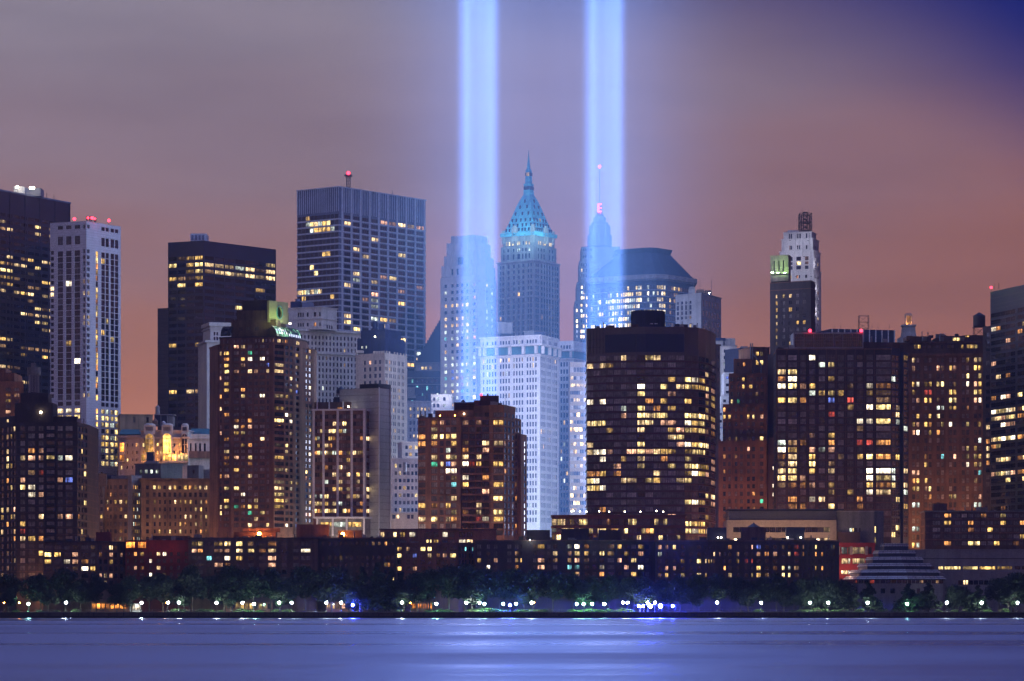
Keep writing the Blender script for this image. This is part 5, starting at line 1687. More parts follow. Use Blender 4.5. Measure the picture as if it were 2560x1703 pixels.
    b.vol([(2258, 1449), (2271, 1456)], 880, 'slate', {0: g([(2259.5, 2269.5)], r, lit=.3, pal='ywYc', dk='nvk', rec=.15, mull=(2, 2), fr='frame_grey')}, depth=20, name='glass_bay')
    b.vol([(2159, 1450), (2270, 1454)], 855, 'dark_brick', None, ybot=881, depth=16, name='penthouse')
    b.vol([(1984, 1446), (2159, 1446)], 831, 'grey_stone', {0: g(ev(1986, 2156, 7, .96), [(835, 868)], lit=0, dk='n', rec=.3, mull=(5, 4), fr='frame_grey')}, ybot=872.1, depth=16, name='plant_screen')
    for x in (2025, 2153): b.lamp(x, 827, 1445, r=.75)
    b.finish()

    # --- classical brown block with tank
    b = Bld('corniced_block', 'brown classical apartment block with paired windows and bracketed cornice', 2370, 1500)
    u = lambda *l: zz(2040, *l)
    r = rw(893, 20.15, 24, 12.7)
    cs = []
    for c0 in (782, 878, 975, 1072, 1172, 1268): cs += [(c0 - 29, c0 - 4), (c0 + 6, c0 + 29)]
    pat = ["w........yww", "p...ppyp..yy", ".........Y.Y", "yWyyYY.d.Wpy", "y.rr..yy..Yy", ".pyyd.YY..pW", "....ccyy.o..", ".y.yw.......", "ypyo.YW..Y.y", "pW.yo.......", "...........c", ".........Yy.", "..o..t.p.YYy", "..y......Wyw", "pp.........t"[:12], "oyy.......d.", "yYpY........", "...o..yY...p", "cc........cc", "..o....yy...", "............", "cc..........", "............", "yc.........."]
    b.vol([(2271, 1503), (2459, 1500)], 886, 'brown_brick', {0: g(u(*cs), r, lit=pat, dk='mvlm', rec=.3, mull=(1, 2), fr='frame_brown')}, depth=36)
    b.band(883, 889, 1.1, 'brown_brick'); b.piers(0, [2273 + 7.4 * i for i in range(25)], .5, .9, 889.4, 894, 'brown_brick', 'bracket')
    b.band(1024, 1027, .4, 'brown_brick', 'string_course'); b.band(1045, 1048, .5, 'brown_brick', 'string_course')
    b.piers(0, [2040 + v_ / 3.137 for v_ in (735, 830, 926, 1024, 1122, 1220, 1308)], 1.2, .3, 900, None, 'brown_brick', 'pilaster')
    u7 = lambda *l: [(2160 + a / 3.92, 2160 + c / 3.92) for a, c in l]
    b.vol([(2270, 1506), (2459, 1503)], 855, 'dark_brick', {0: g(u7((490, 520), (528, 553), (583, 605), (620, 660), (695, 735), (755, 775), (810, 885), (950, 975), (1005, 1035), (1040, 1075), (1080, 1112)), [(861, 871)], lit=lambda c, q_: .95 if c in (0, 1, 7, 8, 9, 10) else 0, pal='Yy', dk='vk', rec=.25, mull=(2, 1))}, ybot=886.1, depth=30, name='attic')
    b.band(854, 856.5, .4, 'brown_brick', 'coping')
    b.clutter(2275, 2430, 842, 1512, 10)
    for a, c, y in ((2212, 2258, 846), (2258, 2328, 841), (2338, 2352, 845), (2352, 2412, 840), (2412, 2458, 838)):
        b.box(max(a, 2271), c, y, 855.2, 1512, 14, 'dark_brick', 'roof_house')
    for x in (2312, 2355, 2406): b.box(x - 5, x + 5, 842, 852, 1508, 3, 'concrete', 'vent_house')
    b.vol([(2381, 1510), (2400, 1510)], 843, 'dark_brick', {0: g([(2382, 2390), (2392, 2399)], [(844.5, 852)], lit=1, pal='Y', rec=.1, mull=(1, 1))}, ybot=855.1, depth=1.5, name='roof_house')
    b.vol([(2412, 1510), (2424, 1510)], 838, 'dark_brick', {0: g([(2413, 2423)], [(839, 843)], lit=1, pal='y', rec=.1, mull=(1, 1))}, ybot=855.1, depth=1.5, name='roof_house')
    b.finish()
    zt = Z(838, 1512) + .02
    b = Bld('water_tank', 'dark wooden water tank with cone lid on braced legs', 2449, 1518, 'water tank', z=zt)
    b.cyl(2448, 15.2, 790, 816, 1518, 'frame_brown', 'tank', 22); b.cyl(2448, 15.8, 781, 790.1, 1518, 'slate', 'lid', 22, [(1, 0), (.12, .9), (.05, 1)])
    for y in (795, 803, 811): b.cyl(2448, 15.4, y - .4, y + .4, 1518, 'dark_steel', 'hoop', 22)
    c = P(2448, 1518); hh = 13 * 1518 / F
    mb = MB(); mb.box(c.x - hh - .4, c.x + hh + .4, c.y - hh, c.y + hh, Z(818.5, 1518), Z(816.2, 1518)); b.part(mb, 'platform', ['dark_steel'])
    for sx in (-1, 1):
        for sy in (-1, 1):
            mb = MB(); mb.bar((c.x + sx * hh, c.y + sy * hh, zt), (c.x + sx * hh, c.y + sy * hh, Z(818.5, 1518)), .22); b.part(mb, 'leg', ['dark_steel'])
    mb = MB()
    for s_ in (-1, 1):
        mb.bar((c.x - hh, c.y + s_ * hh, zt), (c.x + hh, c.y + s_ * hh, Z(818.5, 1518)), .12); mb.bar((c.x + hh, c.y + s_ * hh, zt), (c.x - hh, c.y + s_ * hh, Z(818.5, 1518)), .12)
    b.part(mb, 'bracing', ['dark_steel'])
    b.finish()

    # --- dark glass tower at the right edge
    b = Bld('glass_tower', 'dark glass curtain wall tower at the right edge with bright office floors', 2500, 1420)
    r = rw(757 + 1.5, 17.85, 30, 11.5)
    e_ = lambda c, q_: {2: .8, 3: .05, 9: .5, 12: .45, 14: .97, 15: 1, 16: .35, 18: .6, 19: .3, 21: .6, 23: .85, 24: .3}.get(q_, .03)
    b.vol([(2476, 1440), (2605, 1390)], 702, 'black_glass', {0: g(ev(2477.5, 2538, 5, .97), r, lit=e_, pal='YwpoW', dk='kvkk', rec=.1, mull=(3, 2)) + g(ev(2543.5, 2604, 5, .97), r, lit=e_, pal='Ywo', dk='kvkk', rec=.1, mull=(3, 2))}, depth=40)
    for a, c in r[::1]: b.band(c + 1.5, c + 2.6, .12, 'frame_dark', 'floor_line')
    for y in (737, 748, 719): b.band(y, y + .8, .15, 'frame_grey', 'floor_line')
    b.vol([(2457, 1450), (2476, 1445)], 815, 'black_brick', {0: g([(2464.5, 2474)], rw(830, 17.85, 25, 11), lit=lambda c, q_: .8 if q_ in (13, 16, 17, 18, 21, 22) else .06, pal='oYw', dk='mvk', rec=.2, mull=(2, 1))}, depth=30, name='side_wing')
    b.lamp(2478, 719, 1438, r=.6); b.mast(2487, 710, 724, 1436, r=.1); b.mast(2497, 708, 722, 1434, r=.15)
    b.finish()


near_towers()


# ================================================================== low buildings on the waterfront
def front_row():
    s7 = 3.707
    # --- white horizontal school block with louvres
    b = Bld('school_block', 'sand coloured low block with long white framed window slots and louvred attic', 1950, 1384)
    t = lambda *l: zz(1720, *l)
    b.vol([(1818, 1384), (2091, 1384)], 1300, 'sand_panel', {0: g(ev(1833, 2075, 16, .985), [(1318, 1331), (1344.5, 1352)], lit=.06, pal='wc', dk='nkv', rec=.5, mull=(3, 1))}, depth=26)
    b.vol([(1822, 1386), (2091, 1386)], 1276, 'tan_panel', None, ybot=1300.1, depth=22, name='attic')
    for i in range(8):
        b.box(1822, 2091, 1278 + 2.7 * i, 1279.2 + 2.7 * i, 1385.3, .6, 'steel', 'louver')
    b.box(1819, 2110, 1273, 1275, 1382, 26, 'slate', 'roof_edge')
    for x_ in (1850, 1920, 1990, 2060): b.glow(x_, 1347, 1371, 2600, (1, .66, .40))
    b.finish()
    b = Bld('grey_block', 'blank grey block with lit slot windows right of the sand coloured one', 2150, 1384)
    b.vol([(2091.5, 1386), (2186, 1384), (2209, 1388)], 1278, 'concrete', {0: g(t((1305, 1325), (1343, 1352)) + t((1265, 1285), (1287, 1302)), [(1320, 1330)] , lit=.7, pal='cY', dk='k', rec=.2, mull=(1, 1)),
          1: g([(2186.2 + .5, 2190.5)], [(1316, 1332), (1342, 1358)], lit=1, pal='Y', rec=.2, mull=(1, 3))}, depth=20)
    b.band(1277, 1279.5, .2, 'grey_stone', 'coping')
    b.box(2094, 2150, 1330, 1362, 1382, 1.5, 'dark_brick', 'lower_wall')
    b.finish()
    b = Bld('red_block', 'red banded low building with rows of white lit windows', 2140, 1376)
    b.vol([(2080, 1376), (2187, 1376)], 1358, 'red_panel', {0: g(zz(2120, (-60, -5), (0, 22), (42, 155), (190, 220), s=s7), [(1368, 1385), (1396, 1410), (1426, 1436)], lit=.85, pal='YWcw', dk='v', rec=.3, mull=(6, 1))}, depth=18)
    b.band(1357, 1366, .25, 'red_panel', 'band'); b.band(1387.5, 1394, .25, 'red_panel', 'band'); b.band(1412, 1424, .25, 'red_panel', 'band')
    b.piers(0, [2097, 2128, 2166], 1.2, .2, 1366, 1388, 'sand_panel', 'pier')
    for x_ in (2112, 2150): b.glow(x_, 1428, 1369, 1500, (1, .55, .4))  # added floodlights, put in front to lift the dark red facade
    b.finish()
    # --- hotel slab
    b = Bld('hotel_block', 'low brown hotel slab with galleries and curtained lit rooms', 2430, 1400)
    u = lambda *l: zz(2040, *l)
    r = [(1284, 1294)] + rw(1302, 17, 4, 10.5)
    cs = u((915, 975), (1005, 1060)) + u(*[(1090 + 51 * i, 1133 + 51 * i) for i in range(14)])
    pat = ["..........................", ".o..y.....Y.....", "...y..Y...w.....", "....y..........y", ".........y......"]
    pat = [".o....o..Y......", ".y..o....y..o...", "....o..y........", "............y...", ".o..Yw..y..o...."]
    b.vol([(2313, 1402), (2640, 1400)], 1278, 'dark_brick', {0: g(cs, r, lit=pat, pal='oyY', dk='mlmm', rec=.3, mull=(3, 1))}, depth=20)
    b.band(1276.5, 1280, .5, 'concrete', 'coping')
    b.clutter(2318, 2560, 1278, 1404, 10)
    for y in (1296, 1313.5, 1330.5, 1347.5): b.band(y, y + 2.6, .35, 'brown_brick', 'gallery')
    for x in (2395, 2420): pass
    b.box(2335, 2368, 1258, 1278.2, 1408, 6, 'dark_brick', 'roof_house')
    b.finish()
    # --- stepped hexagonal museum and its wing
    b = Bld('museum_wing', 'long grey stone wing with one glowing strip of windows behind the stepped pavilion', 2430, 1372)
    z2 = lambda *l: zz(2120, *l, s=s7)
    b.vol([(2268, 1372), (2640, 1372)], 1374, 'museum_stone', {0: g(z2((740, 800), (838, 883), (896, 1045), (1065, 1205), (1220, 1365), (1385, 1525), (1545, 1600), (1612, 1700)), [(1416, 1424)], lit=lambda c, q_: (0, .95, 1, .3, 1, .9, .4, .4)[c], pal='YyY', dk='kv', rec=.6, mull=(5, 1))}, depth=22)
    b.band(1373, 1375, .3, 'museum_stone', 'coping'); b.band(1396, 1397.5, .25, 'black_brick', 'joint')
    b.vol([(2286, 1362), (2500, 1362)], 1447, 'museum_stone', {0: g(ev(2395, 2498, 8, .9), [(1451, 1462)], lit=.05, dk='k', rec=.4, mull=(2, 1))}, depth=9.5, name='lower_stage')
    b.finish()
    b = Bld('stepped_pavilion', 'six tiered hexagonal museum pavilion with pale sloping ledges', 2236, 1358)
    dc = 1362
    c = P(2236, dc)
    def hexa(hw, rot=8):
        R_ = hw * dc / F / math.cos(math.radians(30))
        return [(c.x + R_ * math.cos(math.radians(60 * i + rot - 90)), c.y + R_ * math.sin(math.radians(60 * i + rot - 90))) for i in range(6)]
    tiers = [(116, 1441, 1450), (103, 1425, 1440), (84, 1409, 1424), (66, 1393, 1408), (49, 1377, 1392), (32, 1359, 1376)]
    wall_mat('ledge_metal', (.46, .46, .50), .10, .45, .06, .5)
    for i, (hw, yt, yb) in enumerate(tiers):
        z1 = Z(yt, dc); z0 = Z(yb + 1.5, dc)
        mb = MB(); mb.prism(hexa(hw * .965), z0, z1 - .45); b.part(mb, 'tier', ['slate'])
        mb = MB()
        zl = z1 - 1.25
        mb.prism(hexa(hw), zl, z1, 0, hexa(hw * .93)); b.part(mb, 'ledge', ['ledge_metal'])
    for (hw, yt, yb) in tiers:
        h0, h1 = [Vector(p_) for p_ in hexa(hw * 1.004)], [Vector(p_) for p_ in hexa(hw * .934)]
        z1 = Z(yt, dc)
        for ei in range(6):
            if (h0[ei].y + h0[(ei + 1) % 6].y) / 2 > c.y + 2: continue
            for t_ in (0, .2, .4, .6, .8):
                a_, b_ = h0[ei].lerp(h0[(ei + 1) % 6], t_), h1[ei].lerp(h1[(ei + 1) % 6], t_)
                mb = MB(); mb.bar((a_.x, a_.y, z1 - 1.25), (b_.x, b_.y, z1 + .02), .07); b.part(mb, 'seam', ['slate'])
    mb = MB(); mb.prism(hexa(108), GZ, Z(1451, dc)); b.part(mb, 'wall', ['museum_stone'])
    # gallery windows below the lowest ledge and square openings under it
    hx = [Vector(p) for p in hexa(108)]
    order = sorted(range(6), key=lambda i: (hx[i].y + hx[(i + 1) % 6].y))
    for ei in order[:3]:
        p0, p1 = hx[ei], hx[(ei + 1) % 6]
        if p0.x > p1.x: p0, p1 = p1, p0
        e = (p1 - p0).normalized(); n = Vector((e.y, -e.x))
        if n.y > 0: n = -n
        L_ = (p1 - p0).length
        for j in range(9):
            u0 = L_ * (j + .08) / 9; u1 = L_ * (j + .92) / 9
            cc = p0 + e * ((u0 + u1) / 2) + n * .04
            ob = bpy.data.objects.new('window', window_mesh(u1 - u0, 1.5, 2, 1, 'frame_dark')); col.objects.link(ob); ob.parent = b.root
            ob.location = Vector((cc.x, cc.y, Z(1455, dc))) - Vector(b.base); ob.rotation_euler = (0, 0, math.atan2(e.y, e.x))
            ob.material_slots[1].link = 'OBJECT'; ob.material_slots[1].material = MATS[b.rng.choice('kkkkvr' + 'd')]
        for j in range(3):
            cc = p0 + e * (L_ * (.3 + .2 * j)) + n * .04
            ob = bpy.data.objects.new('window', window_mesh(1.9, 2.1, 1, 1, 'frame_dark')); col.objects.link(ob); ob.parent = b.root
            ob.location = Vector((cc.x, cc.y, Z(1478, dc))) - Vector(b.base); ob.rotation_euler = (0, 0, math.atan2(e.y, e.x))
            ob.material_slots[1].link = 'OBJECT'; ob.material_slots[1].material = MATS['k']
    b.finish()

    # --- brown and red apartment rows
    q0 = lambda *l: zz(0, *l, s=s7)
    b = Bld('apartment_row', 'dark brown low apartment row at the foot of the drum-topped tower', 200, 1345)
    r = rw(1363, 17.6, 6, 11.5)
    pat = ["......", "Yy.w.o"[:6], "Y.Yp.o", "..y.Wy", "......", "......"]
    pat = [".....d", "Yy.p..", "y.Wpo.", "...dWy", "......", "......"]
    b.vol([(108, 1346), (245, 1342), (313, 1356)], 1354, 'dark_brick', {0: g(q0((410, 476), (500, 562), (590, 648), (668, 722), (752, 818), (838, 882)), r, lit=pat, dk='vmvk', rec=.25, mull=(3, 1)),
           1: g(q0((922, 946), (965, 996), (1014, 1050), (1062, 1090), (1115, 1140)), r, lit=.35, pal='oywp', dk='kv', rec=.25, mull=(2, 1))}, depth=14)
    b.band(1353, 1356, .35, 'black_brick', 'coping')
    b.clutter(112, 240, 1354, 1346, 9); b.box(240, 276, 1330, 1354.2, 1352, 5, 'red_wall', 'roof_house')
    b.finish()
    b = Bld('apartment_row', 'red lit low apartment row with an orange glowing roof terrace', 390, 1350)
    pat = ["...WW..", ".p..w..", ".oo.WY.", "...c..."]
    b.vol([(313, 1352), (471, 1350)], 1352, 'red_wall', {0: g(q0((1175, 1200), (1240, 1268), (1297, 1334), (1383, 1408), (1450, 1487), (1508, 1540), (1575, 1600), (1640, 1670), (1710, 1740)), rw(1380, 17.4, 5, 10), lit=[".oy.wW...", "...W.....", ".po.w....", "...W.y...", "...c....."], dk='kkv', rec=.25, mull=(2, 1))}, depth=20)
    b.band(1350.5, 1353.5, .3, 'red_wall', 'coping')
    b.clutter(370, 468, 1352, 1352, 8)
    b.vol([(314, 1349), (366, 1349)], 1353.5, 'red_panel', {0: g([(315, 337), (345, 365)], [(1355, 1370)], lit=1, pal='O', rec=.1, mull=(3, 2))}, ybot=1371, depth=2, name='terrace_room')
    b.glow(380, 1368, 1346, 330, (1, .2, .1)); b.glow(430, 1372, 1346, 250, (1, .2, .1))
    b.band(1349 + 9.2, 1349 + 9.5, .02, 'red_panel', 'rail')
    b.box(383, 470, 1340, 1352.3, 1358, 8, 'dark_brick', 'roof_house')
    b.finish()
    q4 = lambda *l: zz(420, *l, s=s7)
    b = Bld('apartment_row', 'long brown low apartment row below the tower with the oculus', 640, 1340)
    r = [(1354, 1365), (1372, 1381.5), (1390, 1401)] + rw(1407, 17.5, 4, 11)
    cs = q4((220, 268), (276, 322), (357, 402), (428, 508), (523, 578), (632, 690), (738, 798), (842, 905), (925, 1002), (1052, 1102), (1160, 1212), (1232, 1322), (1390, 1450), (1460, 1520), (1590, 1625))
    pat = ["yY.yYYyd.o..dd.", "pp.oyWYyp..Wr..", "..t.WY...oo...d"[:15], "...pop..p......", "....p..........", "...............", "..............."]
    pat = ["yY.yYYd.o......", "po.ppwYow..W.r.", "..t.Wy..p......", "...po...p......", "...............", ".......p.......", "..............."]
    b.vol([(471, 1342), (794, 1340)], 1346, 'dark_brick', {0: g(cs, r, lit=pat, dk='vmvk', rec=.25, mull=(2, 1))}, depth=22)
    b.band(1344, 1346.5, .4, 'black_brick', 'coping')
    b.clutter(475, 790, 1346, 1344, 18); b.band(1356.4, 1357.2, .15, 'black_brick', 'string_course')
    b.box(585, 690, 1330, 1344.2, 1352, 8, 'dark_brick', 'roof_house'); b.box(608, 700, 1321, 1330.1, 1354, 6, 'brown_brick', 'roof_house'); b.box(741, 822, 1311, 1344.2, 1352, 8, 'dark_brick', 'roof_house')
    b.finish()
    q8 = lambda *l: zz(840, *l, s=s7)
    b = Bld('apartment_row', 'dim brown low apartment row between the long row and the brick tower', 880, 1342)
    b.vol([(794.5, 1343), (990, 1342)], 1346, 'black_brick', {0: g(cw(840, [-120, -60, -5, 45, 95, 145, 195, 245, 290, 345, 400, 460, 490, 525], 26, s7), [(1354, 1364)] + rw(1389, 17.6, 5, 11), lit=[".........ddo..", "...y..........", "...........yo.", "..............", "...........YYY", ".........r...."], dk='kv', rec=.25, mull=(1, 1))}, depth=18)
    b.band(1344, 1347, .35, 'dark_brick', 'coping')
    b.clutter(798, 985, 1346, 1345, 10); b.box(845, 905, 1326, 1344.2, 1352, 7, 'black_brick', 'roof_house')
    b.finish()
    b = Bld('apartment_row', 'upper red brick row of lit rooms at the foot of the central brick tower', 1050, 1372)
    b.vol([(950, 1372), (1240, 1372)], 1324, 'red_brick', {0: g(q8((412, 448), (470, 500), (530, 562), (595, 640), (680, 735), (838, 885), (905, 950), (985, 1036), (1055, 1098), (1140, 1200), (1212, 1265)), [(1330, 1343), (1349, 1360)], lit=["w.wyW..W..", "c.d..Yy..Ww"], dk='kvm', rec=.25, mull=(2, 1))}, depth=16)
    b.band(1322, 1325.5, .35, 'dark_brick', 'coping')
    b.finish()
    b = Bld('apartment_row', 'low red brick row with yellow corner windows in front of the central tower', 1090, 1346)
    r = rw(1367, 16.4, 6, 10.8)
    b.vol([(990, 1348), (1146, 1345), (1187, 1354)], 1358, 'red_brick', {0: g(q8((568, 608), (652, 686), (710, 748), (782, 828), (848, 885), (930, 965), (990, 1028), (1056, 1112)), r, lit=["yd.YY...", "Y.b.wopY", "........", "y.p.....", "........", "......d."], dk='kv', rec=.25, mull=(2, 1)),
           1: g(q8((1135, 1157), (1170, 1185), (1195, 1212), (1232, 1248), (1262, 1276)), r, lit=.3, pal='oybt', dk='kv', rec=.25, mull=(1, 1))}, depth=14)
    b.band(1356.5, 1359.5, .35, 'red_brick', 'coping')
    b.clutter(994, 1180, 1358, 1348, 9)
    b.finish()
    q6 = lambda *l: zz(1260, *l, s=s7)
    b = Bld('apartment_row', 'dark low apartment row with roof boxes below the terrace podium', 1390, 1340)
    r = rw(1361, 17.2, 6, 11)
    b.vol([(1188, 1344), (1400, 1341), (1538, 1341), (1640, 1350)], 1352, 'black_brick',
          {0: g(q6((-250, -210), (-160, -130), (-95, -60), (28, 70), (100, 136), (150, 165), (270, 300), (312, 375), (398, 432), (452, 496)), r, lit=["......dy..", "....d....w", "y.p.yy.p.d", ".W..o..p..", "..........", "....o....."], dk='kvkm', rec=.25, mull=(2, 1)),
           1: g(q6((588, 628), (655, 700), (745, 788), (818, 858), (885, 928), (958, 1022)), r, lit=["cWo..d", "pYy.Yy", "dpd...", "tt..W.", ".d..o.", "......"], dk='kvm', rec=.25, mull=(2, 1)),
           2: g(q6((1052, 1092), (1115, 1158), (1180, 1228), (1245, 1294), (1310, 1345)), r, lit=["y..y.", ".y.p.", "p.Y..", ".p.W.", "..y..", "....."], dk='kvm', rec=.25, mull=(3, 1))}, depth=14)
    b.band(1350, 1353, .4, 'dark_brick', 'coping')
    b.clutter(1192, 1630, 1352, 1343, 20)
    b.box(1317, 1375, 1325, 1350.2, 1348, 7, 'black_brick', 'roof_house'); b.box(1403, 1473, 1322, 1350.2, 1348, 7, 'black_brick', 'roof_house'); b.box(1497, 1554, 1325, 1350.2, 1348, 7, 'black_brick', 'roof_house')
    b.lamp(1325, 1350.5, 1339.5, 'white_lamp', .18, 'roof_lamp')
    b.finish()
    q9 = lambda *l: zz(1680, *l, s=s7)
    b = Bld('apartment_row', 'long dark brick row with scattered lit windows below the sand coloured school', 1850, 1338)
    r = rw(1362, 17.6, 6, 11)
    cs0 = q9((-130, -95), (-65, -35), (8, 36), (80, 118), (158, 192), (230, 270), (306, 320), (335, 348), (360, 372), (383, 398), (438, 455))
    cs1 = q9((478, 498), (520, 552), (598, 622), (672, 705), (734, 750), (782, 822), (858, 898), (936, 976), (1018, 1045), (1075, 1098), (1133, 1174))
    b.vol([(1641, 1341), (1800, 1339), (2004, 1336), (2098, 1346)], 1352, 'black_brick',
          {0: g(cs0, r, lit=["ppY........", "c........wp", "...y.Ywywo.", ".pp........", "dy.Y.Yy....", "..........."], dk='kvk', rec=.25, mull=(2, 1)),
           1: g(cs1, r, lit=[".o..pb..d.r", "..d..pop.wr", "..yrr......", "o....y.oYcd", ".w..Yyd.YYd", "..........."], dk='kvk', rec=.25, mull=(2, 1)),
           2: g(q9((1212, 1226), (1262, 1278), (1298, 1312), (1328, 1344), (1358, 1372), (1386, 1404), (1432, 1448), (1478, 1490), (1498, 1508)), r, lit=["p..Y...cyy"[:9], "o..o.o...", ".........", "...y.o...", ".........", "........."], dk='kv', rec=.25, mull=(1, 1))}, depth=14)
    b.band(1350, 1353.5, .4, 'dark_brick', 'coping')
    b.clutter(1645, 2090, 1352, 1341, 20)
    b.box(1854, 1914, 1318, 1350.2, 1346, 6, 'dark_brick', 'roof_house'); b.box(1966, 2011, 1318, 1350.2, 1346, 6, 'slate', 'roof_house'); b.box(1769, 1816, 1319, 1350.2, 1346, 6, 'slate', 'roof_house')
    mb = MB(); c = P(1884, 1349); h = 17 * 1349 / F
    mb.lathe((c.x, c.y), [(h, Z(1318, 1349) + .05), (h * .15, Z(1309, 1349)), (.05, Z(1306, 1349))], 8); b.part(mb, 'tent_roof', ['slate'])
    for x in (1795, 1803, 1969, 2002): b.lamp(x, 1344, 1344, 'flood_lamp', .32, 'roof_lamp')
    b.finish()

    # orange floodlights standing on the long row
    for x, y, dd in ((648, 1335, 1348), (857, 1336, 1348)):
        zb = Z(1344, 1342) + .05 if x < 800 else Z(1344, 1342) + .05
        t_ = Bld('roof_floodlight', 'orange sodium floodlight on a low apartment roof', x, dd, 'floodlight', 'orange floodlights on the roofs', z=zb)
        c = P(x, dd)
        mb = MB(); mb.bar((c.x, c.y, zb), (c.x, c.y, Z(y, dd) - .5), .1); t_.part(mb, 'post', ['frame_dark'])
        mb = MB(); mb.sphere((c.x, c.y, Z(y, dd)), .75); t_.part(mb, 'globe', ['orange_lamp'])


front_row()


# ------------------------------------------------------------------ promenade
BACKDROP = [(108, 'the dark tower with the ringed drum'), (313, 'the dark brown low row'), (471, 'the red lit low row'), (640, 'the brown row under the oculus tower'), (794, 'the brown row with the orange floodlight'), (990, 'the dim brown low row'),
            (1187, 'the low red brick row'), (1400, 'the dark row left of the terrace lamps'), (1640, 'the dark row right of the blue beam'), (1870, 'the long dark brick row'), (2105, 'the end of the long dark brick row'), (2360, 'the stepped pavilion'), (9999, 'the long grey museum wing')]


def before(px):
    return next(n for x, n in BACKDROP if px < x)


def promenade():
    wall_mat('seawall_concrete', (.10, .092, .085), .25, .9, .35)
    wall_mat('paving', (.26, .25, .24), .12, .9, .05)
    wall_mat('wet_stone', (.02, .019, .020), .2, .5, .2)
    root = empty('seawall', (0, 1300.3, 0))
    tag(root, 'long concrete seawall with dark tidal foot along the promenade', 'seawall')
    mb = MB(); mb.box(-11.9, 0, -.02, .5, .9, 2.2); me = None
    for i in range(32):
        o = mb.build('panel', ['seawall_concrete'], root) if me is None else bpy.data.objects.new('panel', me)
        if me is None: me = o.data
        else:
            col.objects.link(o); o.parent = root
        o.location = (-180 + 12 * i, random.Random(i).uniform(0, .06), 0)
    mb = MB(); mb.box(-198, 210, -.25, .3, -3, .85); mb.build('tidal_foot', ['wet_stone'], root)
    mb = MB(); mb.box(-.22, .22, -.55, -.3, -3, 2.1); pm = None
    for i in range(66):
        o = mb.build('fender_pile', ['wet_stone'], root) if pm is None else bpy.data.objects.new('fender_pile', pm)
        if pm is None: pm = o.data
        else:
            col.objects.link(o); o.parent = root
        o.location = (-196 + 6.15 * i, 0, random.Random(i + 50).uniform(-.5, .15))
    mb = MB(); mb.box(-198, 210, -.25, .8, 2.25, 2.52); mb.build('coping', ['concrete'], root)
    mb = MB(); mb.box(-260, 260, 1301.1, 1322, GZ - .3, GZ + .01)
    tag(mb.build('promenade', ['paving']), 'pale paved promenade behind the seawall', kind='structure')

    # railing in sections
    rail = None
    def section(x0, x1):
        r = empty('railing', (x0, 1301.0, 2.53))
        tag(r, 'thin steel railing on the seawall before ' + before(CX + (x0 + x1) / 2 * F / 1301), 'railing', 'railings along the seawall')
        mb = MB()
        for z in (1.05, .75, .45, .18): mb.bar((0, 0, z), (x1 - x0, 0, z), .025)
        mb.build('rail', ['steel'], r)
        n = max(2, int((x1 - x0) / 2.4))
        for i in range(n + 1):
            mb = MB(); mb.bar(((x1 - x0) * i / n, 0, 0), ((x1 - x0) * i / n, 0, 1.1), .045); mb.build('post', ['steel'], r)
    edges = list(range(-196, 209, 27))
    for a, c in zip(edges, edges[1:]): section(a + .3, c - .3)

    # globe lamps
    def lampset(xs, mat, label, cat, group, d=1304.5, y=1509, r=.5):
        proto = None
        for x in xs:
            p = P(x, d + (x * 7 % 3) * .5)
            h = Z(y + (x * 13 % 5) - 2, d) - GZ
            if proto is None:
                root = empty('promenade_lamp', (p.x, p.y, GZ + .01)); tag(root, label, cat, group)
                mb = MB(); mb.lathe((0, 0), [(.34, 0), (.34, .5), (.2, .7), (.2, .75)], 10); mb.build('pedestal', ['frame_dark'], root)
                mb = MB(); mb.lathe((0, 0), [(.09, .7), (.06, h - r)], 8); mb.build('pole', ['frame_dark'], root)
                mb = MB(); mb.sphere((0, 0, h), r); mb.build('globe', [mat], root)
                mb = MB(); mb.lathe((0, 0), [(.16, h + r - .06), (.2, h + r + .03), (.02, h + r + .2)], 8); mb.build('finial', ['frame_dark'], root)
                proto = root
            else:
                o = copy_tree(proto); o.location = (p.x, p.y, GZ + .01); root = o
            root['label'] = label + ' before ' + before(x)
    lampset([71, 635, 1091, 1211, 1258, 1290, 1442, 1459, 1480, 1511, 2268], 'cyan_lamp', 'greenish white globe lamp on the promenade', 'street lamp', 'greenish globe lamps along the promenade')
    lampset([165, 354, 420, 447, 541, 606, 698, 729, 816, 853, 1005, 1166, 1199, 1329, 1558, 1569, 1619, 1637, 1793, 1903, 2025, 2071, 2169, 2367, 2454, 2544],
            'white_lamp', 'white globe lamp on the promenade', 'street lamp', 'white globe lamps along the promenade')
    lampset([1026, 418, 1335, 10, 48], 'orange_lamp', 'orange globe lamp under trees', 'street lamp', 'orange lamps under the trees', d=1312, y=1506, r=.3)
    lampset([882, 1275], 'blue_lamp', 'deep blue floodlight globe among trees', 'street lamp', 'blue lamps among the trees', d=1305.5, y=1514)

    # small pier with blue floodlights
    root = empty('pier_shelter', (X(1645, 1303), 1303.2, GZ + .01)); tag(root, 'low dark timber pergola hung with blue floodlights at the water edge', 'pergola')
    w = 60 * 1303 / F
    mb = MB(); mb.box(-w, w, -.9, 2.2, 2.7, 2.95); mb.build('roof', ['frame_dark'], root)
    for i in range(8):
        mb = MB(); x = -w + 2 * w * i / 7; mb.box(x - .12, x + .12, -.8, -.56, 0, 2.7); mb.build('post', ['frame_dark'], root)
